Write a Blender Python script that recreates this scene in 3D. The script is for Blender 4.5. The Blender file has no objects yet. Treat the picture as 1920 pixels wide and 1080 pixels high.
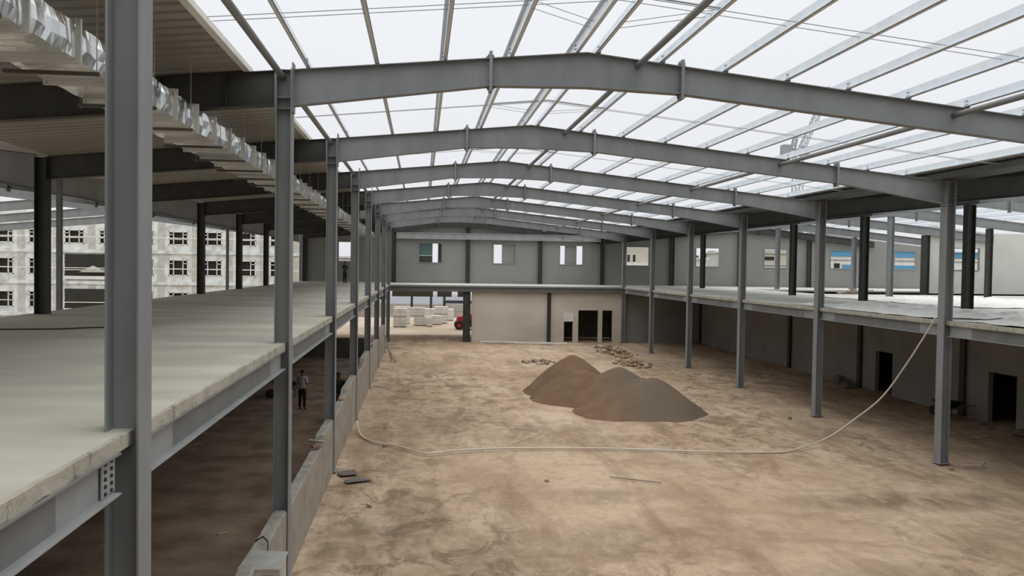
import bpy, bmesh, math, random
from mathutils import Vector, Matrix, noise as mnoise

# ---------------------------------------------------------------- camera, sky, exposure
sc = bpy.context.scene
col = sc.collection
G = 5.85                                   # eye height above the dirt floor; z values below are relative to the eye
cam_d = bpy.data.cameras.new('camera')
cam = bpy.data.objects.new('camera', cam_d)
col.objects.link(cam)
sc.camera = cam
cam_d.sensor_width = 36.0
cam_d.lens = 1526.2 / 1920 * 36.0
cam_d.clip_start = 0.05
cam_d.clip_end = 2000
yaw, pitch, roll = 0.1112, 0.0253, 0.0145
F = Vector((math.sin(yaw) * math.cos(pitch), math.cos(yaw) * math.cos(pitch), -math.sin(pitch)))
r0 = Vector((math.cos(yaw), -math.sin(yaw), 0))
u0 = r0.cross(F)
rr = r0 * math.cos(roll) + u0 * math.sin(roll)
uu = u0 * math.cos(roll) - r0 * math.sin(roll)
cam.matrix_world = Matrix(((rr.x, uu.x, -F.x, 0), (rr.y, uu.y, -F.y, 0), (rr.z, uu.z, -F.z, G), (0, 0, 0, 1)))

world = bpy.data.worlds.new('overcast_sky')
sc.world = world
world.use_nodes = True
wt = world.node_tree
wt.nodes.clear()
wo = wt.nodes.new('ShaderNodeOutputWorld')
bg = wt.nodes.new('ShaderNodeBackground')
tc = wt.nodes.new('ShaderNodeTexCoord')
sx = wt.nodes.new('ShaderNodeSeparateXYZ')
rp = wt.nodes.new('ShaderNodeValToRGB')      # overcast sky: dimmer towards the horizon, bright overhead
wt.links.new(tc.outputs['Generated'], sx.inputs[0])
wt.links.new(sx.outputs['Z'], rp.inputs[0])
wt.links.new(rp.outputs[0], bg.inputs[0])
wt.links.new(bg.outputs[0], wo.inputs[0])
e = rp.color_ramp.elements
e[0].position = 0.0; e[0].color = (0.27, 0.275, 0.285, 1)
e[1].position = 1.0; e[1].color = (0.82, 0.82, 0.81, 1)
k_ = e.new(0.10); k_.color = (0.285, 0.29, 0.302, 1)
k_ = e.new(0.40); k_.color = (0.31, 0.318, 0.33, 1)
k_ = e.new(0.60); k_.color = (0.53, 0.53, 0.53, 1)
bg.inputs[1].default_value = 2.9

sc.view_settings.view_transform = 'Standard'
sc.view_settings.look = 'None'
sc.view_settings.gamma = 1
sc.view_settings.use_curve_mapping = False
sc.view_settings.exposure = 0.0
sc.cycles.max_bounces = 8
sc.cycles.diffuse_bounces = 5

R = random.Random(7)

# ---------------------------------------------------------------- materials
def mat(name, c1, c2=None, scale=3.0, rough=0.7, metal=0.0, bump=0.0, stretch=(1, 1, 1), detail=6, lo=0.35, hi=0.65, spec=0.3, bscale=None):
    m = bpy.data.materials.new(name); m.use_nodes = True
    nt = m.node_tree; b = nt.nodes['Principled BSDF']
    b.inputs['Roughness'].default_value = rough
    b.inputs['Metallic'].default_value = metal
    b.inputs['Specular IOR Level'].default_value = spec
    c2 = c2 or tuple(x * 0.85 for x in c1)
    co = nt.nodes.new('ShaderNodeNewGeometry')
    mp = nt.nodes.new('ShaderNodeMapping'); mp.inputs['Scale'].default_value = stretch
    nt.links.new(co.outputs['Position'], mp.inputs[0])
    n = nt.nodes.new('ShaderNodeTexNoise'); n.inputs['Scale'].default_value = scale; n.inputs['Detail'].default_value = detail
    nt.links.new(mp.outputs[0], n.inputs['Vector'])
    cr = nt.nodes.new('ShaderNodeValToRGB')
    cr.color_ramp.elements[0].position = lo; cr.color_ramp.elements[0].color = (*c1, 1)
    cr.color_ramp.elements[1].position = hi; cr.color_ramp.elements[1].color = (*c2, 1)
    nt.links.new(n.outputs['Fac'], cr.inputs[0])
    nt.links.new(cr.outputs[0], b.inputs['Base Color'])
    if bump:
        n2 = nt.nodes.new('ShaderNodeTexNoise'); n2.inputs['Scale'].default_value = bscale or scale * 4; n2.inputs['Detail'].default_value = 8
        nt.links.new(mp.outputs[0], n2.inputs['Vector'])
        bp = nt.nodes.new('ShaderNodeBump'); bp.inputs['Strength'].default_value = bump; bp.inputs['Distance'].default_value = 0.05
        nt.links.new(n2.outputs['Fac'], bp.inputs['Height'])
        nt.links.new(bp.outputs[0], b.inputs['Normal'])
    return m

M = {}
M['steel'] = mat('grey_primer_steel', (0.252, 0.263, 0.268), (0.212, 0.222, 0.227), 2.5, 0.5, bump=0.05, stretch=(1, 1, .3))
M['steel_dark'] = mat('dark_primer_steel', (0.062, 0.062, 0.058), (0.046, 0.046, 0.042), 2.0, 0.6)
M['beam_light'] = mat('light_primer_steel', (0.33, 0.34, 0.34), (0.27, 0.28, 0.28), 2.0, 0.55)
M['beam_mid'] = mat('mid_primer_steel', (0.20, 0.205, 0.2), (0.165, 0.17, 0.165), 2.0, 0.55)
M['galv'] = mat('galvanised_purlin', (0.80, 0.86, 0.91), (0.72, 0.78, 0.83), 4.0, 0.5, 0.0, spec=0.4)
M['rod'] = mat('rod_steel', (0.30, 0.31, 0.32), None, 4.0, 0.5)
M['sheet'] = mat('roof_liner_sheet', (0.33, 0.32, 0.285), (0.27, 0.262, 0.235), 0.5, 0.6, stretch=(.4, 1, 1))
M['sheet_grey'] = mat('grey_roof_sheet', (0.42, 0.43, 0.43), (0.36, 0.37, 0.37), 0.7, 0.6)
M['wall_panel'] = mat('grey_wall_panel', (0.275, 0.28, 0.262), (0.235, 0.24, 0.225), 0.3, 0.55)
M['wall_pale'] = mat('pale_wall_panel', (0.60, 0.61, 0.57), (0.54, 0.55, 0.51), 0.5, 0.55)
M['foil'] = mat('duct_foil', (0.88, 0.89, 0.88), (0.78, 0.79, 0.78), 3.0, 0.16, 0.9, bump=0.7, bscale=2.2, stretch=(1, 2.2, .35))
M['foil_dull'] = mat('dull_duct_foil', (0.62, 0.60, 0.56), (0.52, 0.50, 0.46), 3.0, 0.45, 0.3)
M['rust'] = mat('dark_hanger_angle', (0.07, 0.05, 0.04), (0.12, 0.11, 0.10), 1.0, 0.7)
M['white'] = mat('white_paint', (0.78, 0.78, 0.75), (0.66, 0.66, 0.63), 1.2, 0.6)
M['facade'] = mat('unfinished_white_facade', (0.72, 0.75, 0.74), (0.47, 0.49, 0.47), 1.1, 0.8, detail=9, lo=0.42, hi=0.66)
M['facade2'] = mat('grey_rendered_column', (0.42, 0.42, 0.39), (0.55, 0.55, 0.50), 2.2, 0.8, detail=9)
M['dark'] = mat('dark_opening', (0.035, 0.034, 0.028), None, 1.0, 0.8)
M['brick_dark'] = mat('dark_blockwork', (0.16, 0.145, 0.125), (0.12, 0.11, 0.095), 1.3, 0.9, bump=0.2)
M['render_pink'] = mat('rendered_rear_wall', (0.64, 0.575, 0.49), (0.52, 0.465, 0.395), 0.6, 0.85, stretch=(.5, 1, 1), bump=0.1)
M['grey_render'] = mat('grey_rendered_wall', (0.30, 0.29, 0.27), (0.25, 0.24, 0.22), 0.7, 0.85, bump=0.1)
M['block'] = mat('low_block_wall', (0.36, 0.32, 0.27), (0.28, 0.245, 0.20), 1.6, 0.9, bump=0.4, bscale=9)
M['block_top'] = mat('mortar_capping', (0.34, 0.325, 0.29), (0.24, 0.23, 0.2), 3, 0.9, bump=0.6, bscale=12)
M['plastic'] = mat('white_plastic_film', (0.86, 0.86, 0.83), (0.76, 0.76, 0.73), 2.0, 0.35, bump=0.2)
M['hose'] = mat('white_hose', (0.62, 0.57, 0.48), (0.55, 0.5, 0.42), 4, 0.5)
M['bricks'] = mat('broken_brick', (0.25, 0.165, 0.105), (0.38, 0.29, 0.2), 1.3, 0.9)
M['stone'] = mat('mortar_crumb', (0.52, 0.46, 0.38), (0.38, 0.32, 0.25), 2, 0.9)
M['aac'] = mat('white_aerated_block', (0.66, 0.64, 0.58), (0.54, 0.52, 0.47), 1.2, 0.9)
M['red'] = mat('red_paint', (0.46, 0.05, 0.06), (0.36, 0.04, 0.05), 2, 0.45)
M['tyre'] = mat('black_rubber', (0.03, 0.03, 0.03), None, 3, 0.8)
M['blue'] = mat('blue_cladding', (0.10, 0.30, 0.50), (0.12, 0.36, 0.58), .4, 0.6)
M['cream'] = mat('cream_render', (0.58, 0.57, 0.50), (0.50, 0.49, 0.43), .5, 0.8)
M['teal'] = mat('teal_panel', (0.11, 0.19, 0.18), (0.09, 0.15, 0.145), 1, 0.6)
M['timber'] = mat('grey_timber', (0.36, 0.31, 0.25), (0.26, 0.22, 0.17), 3, 0.8, stretch=(1, 1, .2))
M['bright_metal'] = mat('bright_box_metal', (0.75, 0.75, 0.72), (0.6, 0.6, 0.58), 3, 0.3, 0.6)
M['red_brown'] = mat('red_brown_insulator', (0.25, 0.06, 0.05), None, 3, 0.5)
M['cable'] = mat('black_cable', (0.03, 0.03, 0.03), None, 3, 0.6)
M['road'] = mat('grey_asphalt', (0.20, 0.21, 0.23), (0.24, 0.25, 0.27), .3, 0.9)
M['earth_out'] = mat('outside_earth', (0.50, 0.42, 0.33), (0.36, 0.28, 0.20), .12, 0.95, detail=8)
M['brownfield'] = mat('brown_field', (0.19, 0.155, 0.115), (0.13, 0.105, 0.075), .2, .95)
M['skin'] = mat('skin', (0.20, 0.11, 0.07), None, 3, 0.6)
M['hair'] = mat('black_hair', (0.015, 0.013, 0.012), None, 3, 0.7)
M['shirt_white'] = mat('white_shirt_cloth', (0.66, 0.64, 0.62), (0.56, 0.54, 0.52), 6, 0.9)
M['shirt_dark'] = mat('dark_shirt_cloth', (0.035, 0.035, 0.04), None, 6, 0.9)
M['trouser'] = mat('dark_trouser_cloth', (0.03, 0.027, 0.025), None, 6, 0.9)
M['crane'] = mat('haze_grey_crane_steel', (0.30, 0.31, 0.33), None, 1, 0.6)  # flat grey stands in for the haze over the distant crane
M['foliage'] = mat('foliage', (0.12, 0.13, 0.10), (0.08, 0.09, 0.065), 2, 0.9)

def concrete_mat(name, a, b, c, scale):
    m = mat(name, a, b, scale, 0.8, bump=0.12, stretch=(.35, 1.1, 1), detail=9, bscale=14, lo=.40, hi=.60)
    nt = m.node_tree; bs = nt.nodes['Principled BSDF']
    src = bs.inputs['Base Color'].links[0].from_socket
    geo = nt.nodes.new('ShaderNodeNewGeometry')
    n = nt.nodes.new('ShaderNodeTexNoise'); n.inputs['Scale'].default_value = 0.28; n.inputs['Detail'].default_value = 5
    nt.links.new(geo.outputs['Position'], n.inputs['Vector'])
    cr = nt.nodes.new('ShaderNodeValToRGB'); cr.color_ramp.elements[0].position = .5; cr.color_ramp.elements[1].position = .72
    nt.links.new(n.outputs['Fac'], cr.inputs[0])
    mx = nt.nodes.new('ShaderNodeMix'); mx.data_type = 'RGBA'
    nt.links.new(cr.outputs[0], mx.inputs[0]); nt.links.new(src, mx.inputs[6]); mx.inputs[7].default_value = (*c, 1)
    nt.links.new(mx.outputs[2], bs.inputs['Base Color'])
    return m
M['slab'] = concrete_mat('concrete_slab', (0.60, 0.58, 0.50), (0.48, 0.465, 0.40), (0.40, 0.385, 0.33), .8)
M['slab_r'] = concrete_mat('dusty_concrete_slab', (0.60, 0.60, 0.55), (0.52, 0.52, 0.48), (0.42, 0.42, 0.385), .8)

def edge_mat():
    m = mat('slab_edge_concrete', (0.46, 0.44, 0.37), (0.36, 0.34, 0.28), 2.0, 0.85, bump=0.4, bscale=10)
    nt = m.node_tree; bs = nt.nodes['Principled BSDF']
    src = bs.inputs['Base Color'].links[0].from_socket
    geo = nt.nodes.new('ShaderNodeNewGeometry'); mp = nt.nodes.new('ShaderNodeMapping'); mp.inputs['Scale'].default_value = (2.2, 2.2, 1.1)
    n = nt.nodes.new('ShaderNodeTexNoise'); n.inputs['Scale'].default_value = 3.2; n.inputs['Detail'].default_value = 10; n.inputs['Roughness'].default_value = .7
    nt.links.new(geo.outputs['Position'], mp.inputs[0]); nt.links.new(mp.outputs[0], n.inputs['Vector'])
    cr = nt.nodes.new('ShaderNodeValToRGB'); cr.color_ramp.elements[0].position = .56; cr.color_ramp.elements[1].position = .68
    nt.links.new(n.outputs['Fac'], cr.inputs[0])
    mx = nt.nodes.new('ShaderNodeMix'); mx.data_type = 'RGBA'
    nt.links.new(cr.outputs[0], mx.inputs[0]); nt.links.new(src, mx.inputs[6]); mx.inputs[7].default_value = (0.12, 0.11, 0.09, 1)
    nt.links.new(mx.outputs[2], bs.inputs['Base Color'])
    return m
M['edge'] = edge_mat()

def dirt_mat():
    m = bpy.data.materials.new('packed_dirt'); m.use_nodes = True
    nt = m.node_tree; b = nt.nodes['Principled BSDF']
    b.inputs['Roughness'].default_value = 0.95; b.inputs['Specular IOR Level'].default_value = 0.1
    geo = nt.nodes.new('ShaderNodeNewGeometry')
    def noi(scale, stretch, detail, lo, hi, rough=.6, rot=0, dist=0):
        mp = nt.nodes.new('ShaderNodeMapping'); mp.inputs['Scale'].default_value = stretch; mp.inputs['Rotation'].default_value = (0, 0, rot)
        nt.links.new(geo.outputs['Position'], mp.inputs[0])
        n = nt.nodes.new('ShaderNodeTexNoise'); n.inputs['Scale'].default_value = scale; n.inputs['Detail'].default_value = detail
        n.inputs['Roughness'].default_value = rough; n.inputs['Distortion'].default_value = dist
        nt.links.new(mp.outputs[0], n.inputs['Vector'])
        c = nt.nodes.new('ShaderNodeMapRange'); c.inputs[1].default_value = lo; c.inputs[2].default_value = hi
        nt.links.new(n.outputs['Fac'], c.inputs[0])
        return n, c.outputs[0]
    def mix(f, a, c, fac=1.0):
        mx = nt.nodes.new('ShaderNodeMix'); mx.data_type = 'RGBA'
        mm = nt.nodes.new('ShaderNodeMath'); mm.operation = 'MULTIPLY'; mm.inputs[1].default_value = fac
        nt.links.new(f, mm.inputs[0]); nt.links.new(mm.outputs[0], mx.inputs[0])
        if isinstance(a, tuple): mx.inputs[6].default_value = (*a, 1)
        else: nt.links.new(a, mx.inputs[6])
        mx.inputs[7].default_value = (*c, 1)
        return mx.outputs[2]
    _, big = noi(.16, (1, .8, 1), 6, .42, .62)
    _, streak = noi(.55, (1.3, .28, 1), 7, .50, .66, .65, .12, .6)
    _, streak2 = noi(.8, (.35, 1.0, 1), 7, .53, .68, .7, -.2, .4)
    _, pale = noi(.35, (.8, .6, 1), 7, .52, .7, .6, .3)
    nf, fine = noi(3.5, (1, .8, 1), 10, .45, .7, .7)
    _, mott = noi(1.1, (1, .7, 1), 10, .48, .58, .78, .4, .8)
    _, mask = noi(.13, (1, .6, 1), 4, .42, .58, .5, 1.0)
    mmul = nt.nodes.new('ShaderNodeMath'); mmul.operation = 'MULTIPLY'
    nt.links.new(mott, mmul.inputs[0]); nt.links.new(mask, mmul.inputs[1])
    # darker floor patches, a wet strip among them: centre x, y, half sizes, strength
    tot = None
    sp = nt.nodes.new('ShaderNodeSeparateXYZ'); nt.links.new(geo.outputs['Position'], sp.inputs[0])
    wn = nt.nodes.new('ShaderNodeTexNoise'); wn.inputs['Scale'].default_value = .9; wn.inputs['Detail'].default_value = 6
    nt.links.new(geo.outputs['Position'], wn.inputs['Vector'])
    def M2(op, a, b):
        m2 = nt.nodes.new('ShaderNodeMath'); m2.operation = op
        for i, v in enumerate((a, b)):
            if v is None: continue
            if isinstance(v, (int, float)): m2.inputs[i].default_value = v
            else: nt.links.new(v, m2.inputs[i])
        return m2.outputs[0]
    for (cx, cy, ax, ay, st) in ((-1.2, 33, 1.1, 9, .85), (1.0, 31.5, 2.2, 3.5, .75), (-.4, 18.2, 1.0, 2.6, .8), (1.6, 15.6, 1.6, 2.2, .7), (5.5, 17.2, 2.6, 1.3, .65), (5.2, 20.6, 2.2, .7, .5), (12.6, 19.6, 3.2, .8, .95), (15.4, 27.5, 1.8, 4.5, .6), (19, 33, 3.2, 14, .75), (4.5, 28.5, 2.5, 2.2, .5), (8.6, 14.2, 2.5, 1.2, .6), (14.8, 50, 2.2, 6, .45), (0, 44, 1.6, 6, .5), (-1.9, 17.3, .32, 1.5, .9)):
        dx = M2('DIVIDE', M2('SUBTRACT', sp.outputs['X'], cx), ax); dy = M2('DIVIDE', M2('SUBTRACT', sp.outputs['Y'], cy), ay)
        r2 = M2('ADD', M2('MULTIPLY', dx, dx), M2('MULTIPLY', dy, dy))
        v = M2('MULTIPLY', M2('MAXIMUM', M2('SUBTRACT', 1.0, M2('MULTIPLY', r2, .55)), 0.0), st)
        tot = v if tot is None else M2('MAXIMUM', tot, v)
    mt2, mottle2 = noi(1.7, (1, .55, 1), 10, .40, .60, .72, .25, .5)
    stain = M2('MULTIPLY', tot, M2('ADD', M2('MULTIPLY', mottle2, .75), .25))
    c = mix(big, (0.52, 0.405, 0.29), (0.40, 0.295, 0.20))
    c = mix(pale, c, (0.60, 0.49, 0.37), .75)
    c = mix(streak, c, (0.22, 0.15, 0.09), .60)
    c = mix(streak2, c, (0.24, 0.17, 0.11), .50)
    c = mix(mmul.outputs[0], c, (0.16, 0.115, 0.078), .78)
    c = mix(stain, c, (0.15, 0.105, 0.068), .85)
    c = mix(fine, c, (0.22, 0.155, 0.10), .38)
    nt.links.new(c, b.inputs['Base Color'])
    bp = nt.nodes.new('ShaderNodeBump'); bp.inputs['Strength'].default_value = .5; bp.inputs['Distance'].default_value = .08
    nt.links.new(nf.outputs['Fac'], bp.inputs['Height']); nt.links.new(bp.outputs[0], b.inputs['Normal'])
    return m
M['dirt'] = dirt_mat()
M['shaded_soil'] = mat('shade_darkened_soil', (0.38, 0.29, 0.215), (0.21, 0.155, 0.112), .9, 0.95, bump=.5, detail=9, spec=.1, bscale=5)  # soil coloured darker to deepen the shade under the upper floors

def sand_mat():
    m = mat('brown_and_grey_sand', (0.19, 0.125, 0.08), (0.15, 0.098, 0.062), 1.6, 0.95, bump=0.5, bscale=14, spec=.1)
    nt = m.node_tree; bs = nt.nodes['Principled BSDF']
    src = bs.inputs['Base Color'].links[0].from_socket
    geo = nt.nodes.new('ShaderNodeNewGeometry'); sp = nt.nodes.new('ShaderNodeSeparateXYZ')
    nt.links.new(geo.outputs['Position'], sp.inputs[0])
    mr = nt.nodes.new('ShaderNodeMapRange'); mr.inputs[1].default_value = 7.6; mr.inputs[2].default_value = 8.6
    nt.links.new(sp.outputs['X'], mr.inputs[0])
    mx = nt.nodes.new('ShaderNodeMix'); mx.data_type = 'RGBA'
    nt.links.new(mr.outputs[0], mx.inputs[0]); nt.links.new(src, mx.inputs[6]); mx.inputs[7].default_value = (0.145, 0.112, 0.080, 1)
    nt.links.new(mx.outputs[2], bs.inputs['Base Color'])
    return m
M['sand'] = sand_mat()

# ---------------------------------------------------------------- mesh helpers
class MB:
    def __init__(s): s.v = []; s.f = []
    def poly(s, vs, fs):
        n = len(s.v); s.v += [tuple(v) for v in vs]; s.f += [tuple(i + n for i in f) for f in fs]; return s
    def box(s, x0, x1, y0, y1, z0, z1):
        return s.poly([(x0, y0, z0), (x1, y0, z0), (x1, y1, z0), (x0, y1, z0), (x0, y0, z1), (x1, y0, z1), (x1, y1, z1), (x0, y1, z1)],
                      [(3, 2, 1, 0), (4, 5, 6, 7), (0, 1, 5, 4), (1, 2, 6, 5), (2, 3, 7, 6), (3, 0, 4, 7)])
    def hexa(s, b, t):                       # 4 bottom points, 4 top points (ccw from above)
        return s.poly(list(b) + list(t), [(3, 2, 1, 0), (4, 5, 6, 7), (0, 1, 5, 4), (1, 2, 6, 5), (2, 3, 7, 6), (3, 0, 4, 7)])
    def xz(s, pts, y0, y1):                  # strip along x: pts = (x, zbottom, ztop)
        for (xa, ba, ta), (xb, bb, tb) in zip(pts, pts[1:]):
            s.hexa([(xa, y0, ba), (xb, y0, bb), (xb, y1, bb), (xa, y1, ba)], [(xa, y0, ta), (xb, y0, tb), (xb, y1, tb), (xa, y1, ta)])
        return s
    def tube(s, path, r, n=8, cap=True):
        P = [Vector(p) for p in path]; base = len(s.v); up0 = None
        for i, p in enumerate(P):
            t = (P[min(i + 1, len(P) - 1)] - P[max(i - 1, 0)]).normalized()
            a = up0 if up0 is not None else (Vector((0, 0, 1)) if abs(t.z) < .9 else Vector((1, 0, 0)))
            side = t.cross(a).normalized(); up = side.cross(t).normalized(); up0 = up
            ri = r[i] if isinstance(r, (list, tuple)) else r
            for j in range(n):
                q = p + (side * math.cos(2 * math.pi * j / n) + up * math.sin(2 * math.pi * j / n)) * ri
                s.v.append(tuple(q))
        for i in range(len(P) - 1):
            for j in range(n):
                a = base + i * n + j; b = base + i * n + (j + 1) % n
                s.f.append((a, b, b + n, a + n))
        if cap:
            s.f.append(tuple(base + j for j in range(n))[::-1]); s.f.append(tuple(base + (len(P) - 1) * n + j for j in range(n)))
        return s
    def cyl(s, c, ax, r, h, n=16):
        c = Vector(c); a = Vector(ax).normalized()
        return s.tube([c - a * h / 2, c + a * h / 2], r, n)
    def build(s, name, m, parent=None, smooth=False, bevel=0, origin=None):
        if parent is None:
            if origin is None:
                xs = [v[0] for v in s.v]; ys = [v[1] for v in s.v]; zs = [v[2] for v in s.v]
                origin = ((min(xs) + max(xs)) / 2, (min(ys) + max(ys)) / 2, min(zs))
            off = Vector(origin)
        else:
            off = Vector((0, 0, 0)) if parent.get('_local') else parent.location - Vector((0, 0, G)) + (Vector(parent.parent.location) if parent.parent else Vector())
        me = bpy.data.meshes.new(name)
        me.from_pydata([(v[0] - off[0], v[1] - off[1], v[2] - off[2]) for v in s.v], [], s.f)
        me.materials.append(M[m] if isinstance(m, str) else m)
        if smooth:
            for p in me.polygons: p.use_smooth = True
        o = bpy.data.objects.new(name, me); col.objects.link(o)
        if parent is None: o.location = off + Vector((0, 0, G))
        else: o.parent = parent
        if bevel:
            b = o.modifiers.new('bevel', 'BEVEL'); b.width = bevel; b.segments = 2; b.limit_method = 'ANGLE'
        return o

def tag(o, label=None, cat=None, group=None, kind=None):
    if label: o['label'] = label
    if cat: o['category'] = cat
    if group: o['group'] = group
    if kind: o['kind'] = kind
    return o
def thing(name, label, cat, loc, group=None):
    o = bpy.data.objects.new(name, None); col.objects.link(o)
    o.empty_display_size = .3
    o.location = (loc[0], loc[1], loc[2] + G)
    return tag(o, label, cat, group)
def struct(o, label=None): return tag(o, label, None, None, 'structure')
def sub_build(mb, name, m, part, root, **kw):   # sub-part: world coords -> thing coords
    o = mb.build(name, m, root, **kw); o.parent = part; return o
def copy_tree(src, loc, label, group=None):
    c = src.copy(); col.objects.link(c); c.location = loc
    c['label'] = label
    if group: c['group'] = group
    for ch in src.children:
        d = ch.copy(); col.objects.link(d); d.parent = c
        for g in ch.children:
            h = g.copy(); col.objects.link(h); h.parent = d
    return c

# ---------------------------------------------------------------- layout constants
XL, XR, XM, XLL = -2.38, 15.89, 22.46, -9.97       # inner column lines, aisle column lines
ZG, ZS = -G, -1.45                                 # dirt floor, top of the upper slab
def YF(k): return 7.544 + 8 * k
def YC(k): return YF(k) - .16
RIDGES = (-22.9, 3.08, 28.8)
def T(x):                                          # top of rafters
    if x < XLL: return 4.10 - .1 * abs(x + 22.9)
    if x > XR: return 4.10 - .1 * abs(x - 28.8)
    return 4.10 - .1 * abs(x - 3.08)
ORD = ['nearest', 'second', 'third', 'fourth', 'fifth', 'sixth', 'seventh', 'eighth', 'ninth', 'tenth', 'eleventh', 'twelfth', 'thirteenth']
def ordn(i): return ORD[i]
NUM = ['first', 'second', 'third', 'fourth', 'fifth', 'sixth', 'seventh', 'eighth', 'ninth', 'tenth', 'eleventh', 'twelfth', 'thirteenth']
def bayname(k):                                    # bay between frame k and k+1 (frame 0 is nearest, on the big left column)
    return 'nearest bay' if k == 0 else '%s bay from the camera' % NUM[k]

# ---------------------------------------------------------------- ground and slabs (structure)
g = MB()
nx, ny = 60, 110
for j in range(ny + 1):
    for i in range(nx + 1):
        x = -12 + 37.6 * i / nx; y = -14 + 84 * j / ny
        h = .05 * mnoise.noise(Vector((x * .5, y * .25, 0))) + .025 * mnoise.noise(Vector((x * 2, y * 1.2, 3)))
        g.v.append((x, y, ZG + h - .04))
for j in range(ny):
    for i in range(nx):
        a = j * (nx + 1) + i; g.f.append((a, a + 1, a + nx + 2, a + nx + 1))
struct(g.build('floor', 'dirt', smooth=True), 'brown packed dirt floor of the unfinished hall with tyre tracks')
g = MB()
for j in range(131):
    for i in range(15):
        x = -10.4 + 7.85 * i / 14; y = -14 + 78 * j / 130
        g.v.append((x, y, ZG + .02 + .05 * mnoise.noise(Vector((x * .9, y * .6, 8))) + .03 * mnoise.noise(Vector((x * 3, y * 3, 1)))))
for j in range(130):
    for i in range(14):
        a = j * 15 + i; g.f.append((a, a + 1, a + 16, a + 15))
struct(g.build('floor_left_lower', 'shaded_soil', smooth=True), 'soil coloured darker for the shade under the left slab')
struct(MB().box(-160, 220, 95, 128, ZG - .3, ZG - .10).build('field_beyond', 'brownfield'), 'brown field outside beyond the block stacks')
struct(MB().box(-160, 220, -60, 128, ZG - .5, ZG - .12).build('ground_outside', 'earth_out'), 'pale earth ground outside behind the hall')
struct(MB().box(-60, 60, 128, 168, ZG - .3, ZG - .09).build('road_outside', 'road'), 'grey road beyond the rear opening')
struct(MB().box(-400, 500, 168, 600, ZG - .3, ZG - .1).build('field_outside', 'earth_out'))

def slab(name, rects, label, m):
    s = MB()
    for r in rects: s.box(r[0], r[1], r[2], r[3], ZS - .12, ZS)
    return struct(s.build(name, m), label)
slab('floor_left_upper', [(-10.6, -2.5, -4, 71.3)], 'smooth grey concrete upper floor slab along the left side', 'slab')
slab('floor_front_upper', [(-2.5, 23, -14, -1.2), (-10.6, -2.5, -14, -4)], 'concrete slab the photographer stands on', 'slab')
slab('floor_rear_upper', [(-2.5, 16.04, YF(7) - .3, 71.3)], 'concrete upper floor strip across the rear', 'slab_r')
slab('floor_right_upper', [(16.04, 26, -1.2, 71.3), (26, 50, 2, 51), (26, 50, 62.2, 71.3)], 'dusty concrete upper floor slab along the right side', 'slab_r')
# rough poured edge strips (slightly proud of the slab)
def edge_strip(name, pts_fn, n, label):
    s = MB()
    for i in range(n + 1):
        (x, y), (dx, dy) = pts_fn(i / n)
        j1 = .012 * mnoise.noise(Vector((x * 3, y * 3, 1))); j2 = .018 * mnoise.noise(Vector((x * 4, y * 4, 9)))
        for (o, z) in ((.0, ZS + .006 + j1 * .4), (.035 + j1, ZS - .004 + j2 * .4), (.035 + j1, ZS - .125 + j2), (.0, ZS - .125)):
            s.v.append((x + dx * o, y + dy * o, z))
    for i in range(n):
        for q in range(4):
            a = i * 4 + q; b = i * 4 + (q + 1) % 4
            s.f.append((a, a + 4, b + 4, b))
    return struct(s.build(name, 'edge'), label)
edge_strip('trim_1', lambda t: ((-2.5, -4 + t * (YF(7) + 3.7)), (1, 0)), 500, 'rough stained concrete edge of the left upper slab')
edge_strip('trim_2', lambda t: ((16.04, 2 + t * (YF(7) - 2.3)), (-1, 0)), 400, 'rough concrete edge of the right upper slab')
edge_strip('trim_3', lambda t: ((-2.5 + t * 18.5, YF(7) - .3), (0, -1)), 120, 'concrete edge of the rear upper slab').data.materials[0] = M['wall_panel']

# ---------------------------------------------------------------- roof sheets (structure)
def ribbed_roof(name, x0, x1, y0, y1, lift, m, label, step=.36):
    s = MB(); y = y0; prof = []
    while y < y1:
        prof += [(y, 0), (y + step * .62, 0), (y + step * .68, .055), (y + step * .94, .055)]; y += step
    prof.append((y1, 0))
    xs = [x0] + [q for q in RIDGES if x0 < q < x1] + ([XR] if x0 < XR < x1 else []) + ([XLL] if x0 < XLL < x1 else []) + [x1]
    xs = sorted(set(xs))
    for x in xs:
        for (yy, dz) in prof: s.v.append((x, yy, T(x) + lift + dz))
    n = len(prof)
    for i in range(len(xs) - 1):
        for j in range(n - 1):
            a = i * n + j; s.f.append((a, a + n, a + n + 1, a + 1))
    o = s.build(name, m)
    sm = o.modifiers.new('solid', 'SOLIDIFY'); sm.thickness = .03; sm.offset = 1
    return struct(o, label)
ribbed_roof('ceiling_left', XLL, -3.22, -14, 72, .03, 'sheet', 'beige ribbed roof sheeting over the left aisle')
ribbed_roof('ceiling_far_left', -16.2, XLL, 2, 72, .03, 'sheet_grey', 'grey roof sheeting beyond the left aisle')
ribbed_roof('ceiling_right', 15.3, 23.3, -14, 72, .23, 'sheet_grey', 'dark grey roof sheeting over the right aisle')
struct(MB().box(-3.24, -3.12, -6, 71.6, T(-3.2) - .0, T(-3.2) + .10).build('trim_4', 'white'), 'pale flashing along the edge of the left roof sheeting')
struct(MB().xz([(15.45, T(15.89) + .02, T(15.89) + .2), (16.3, T(15.89) + .02, T(15.89) + .2)], 2, 71.4).build('trim_5', 'steel_dark'), 'dark valley gutter above the right columns')

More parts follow.
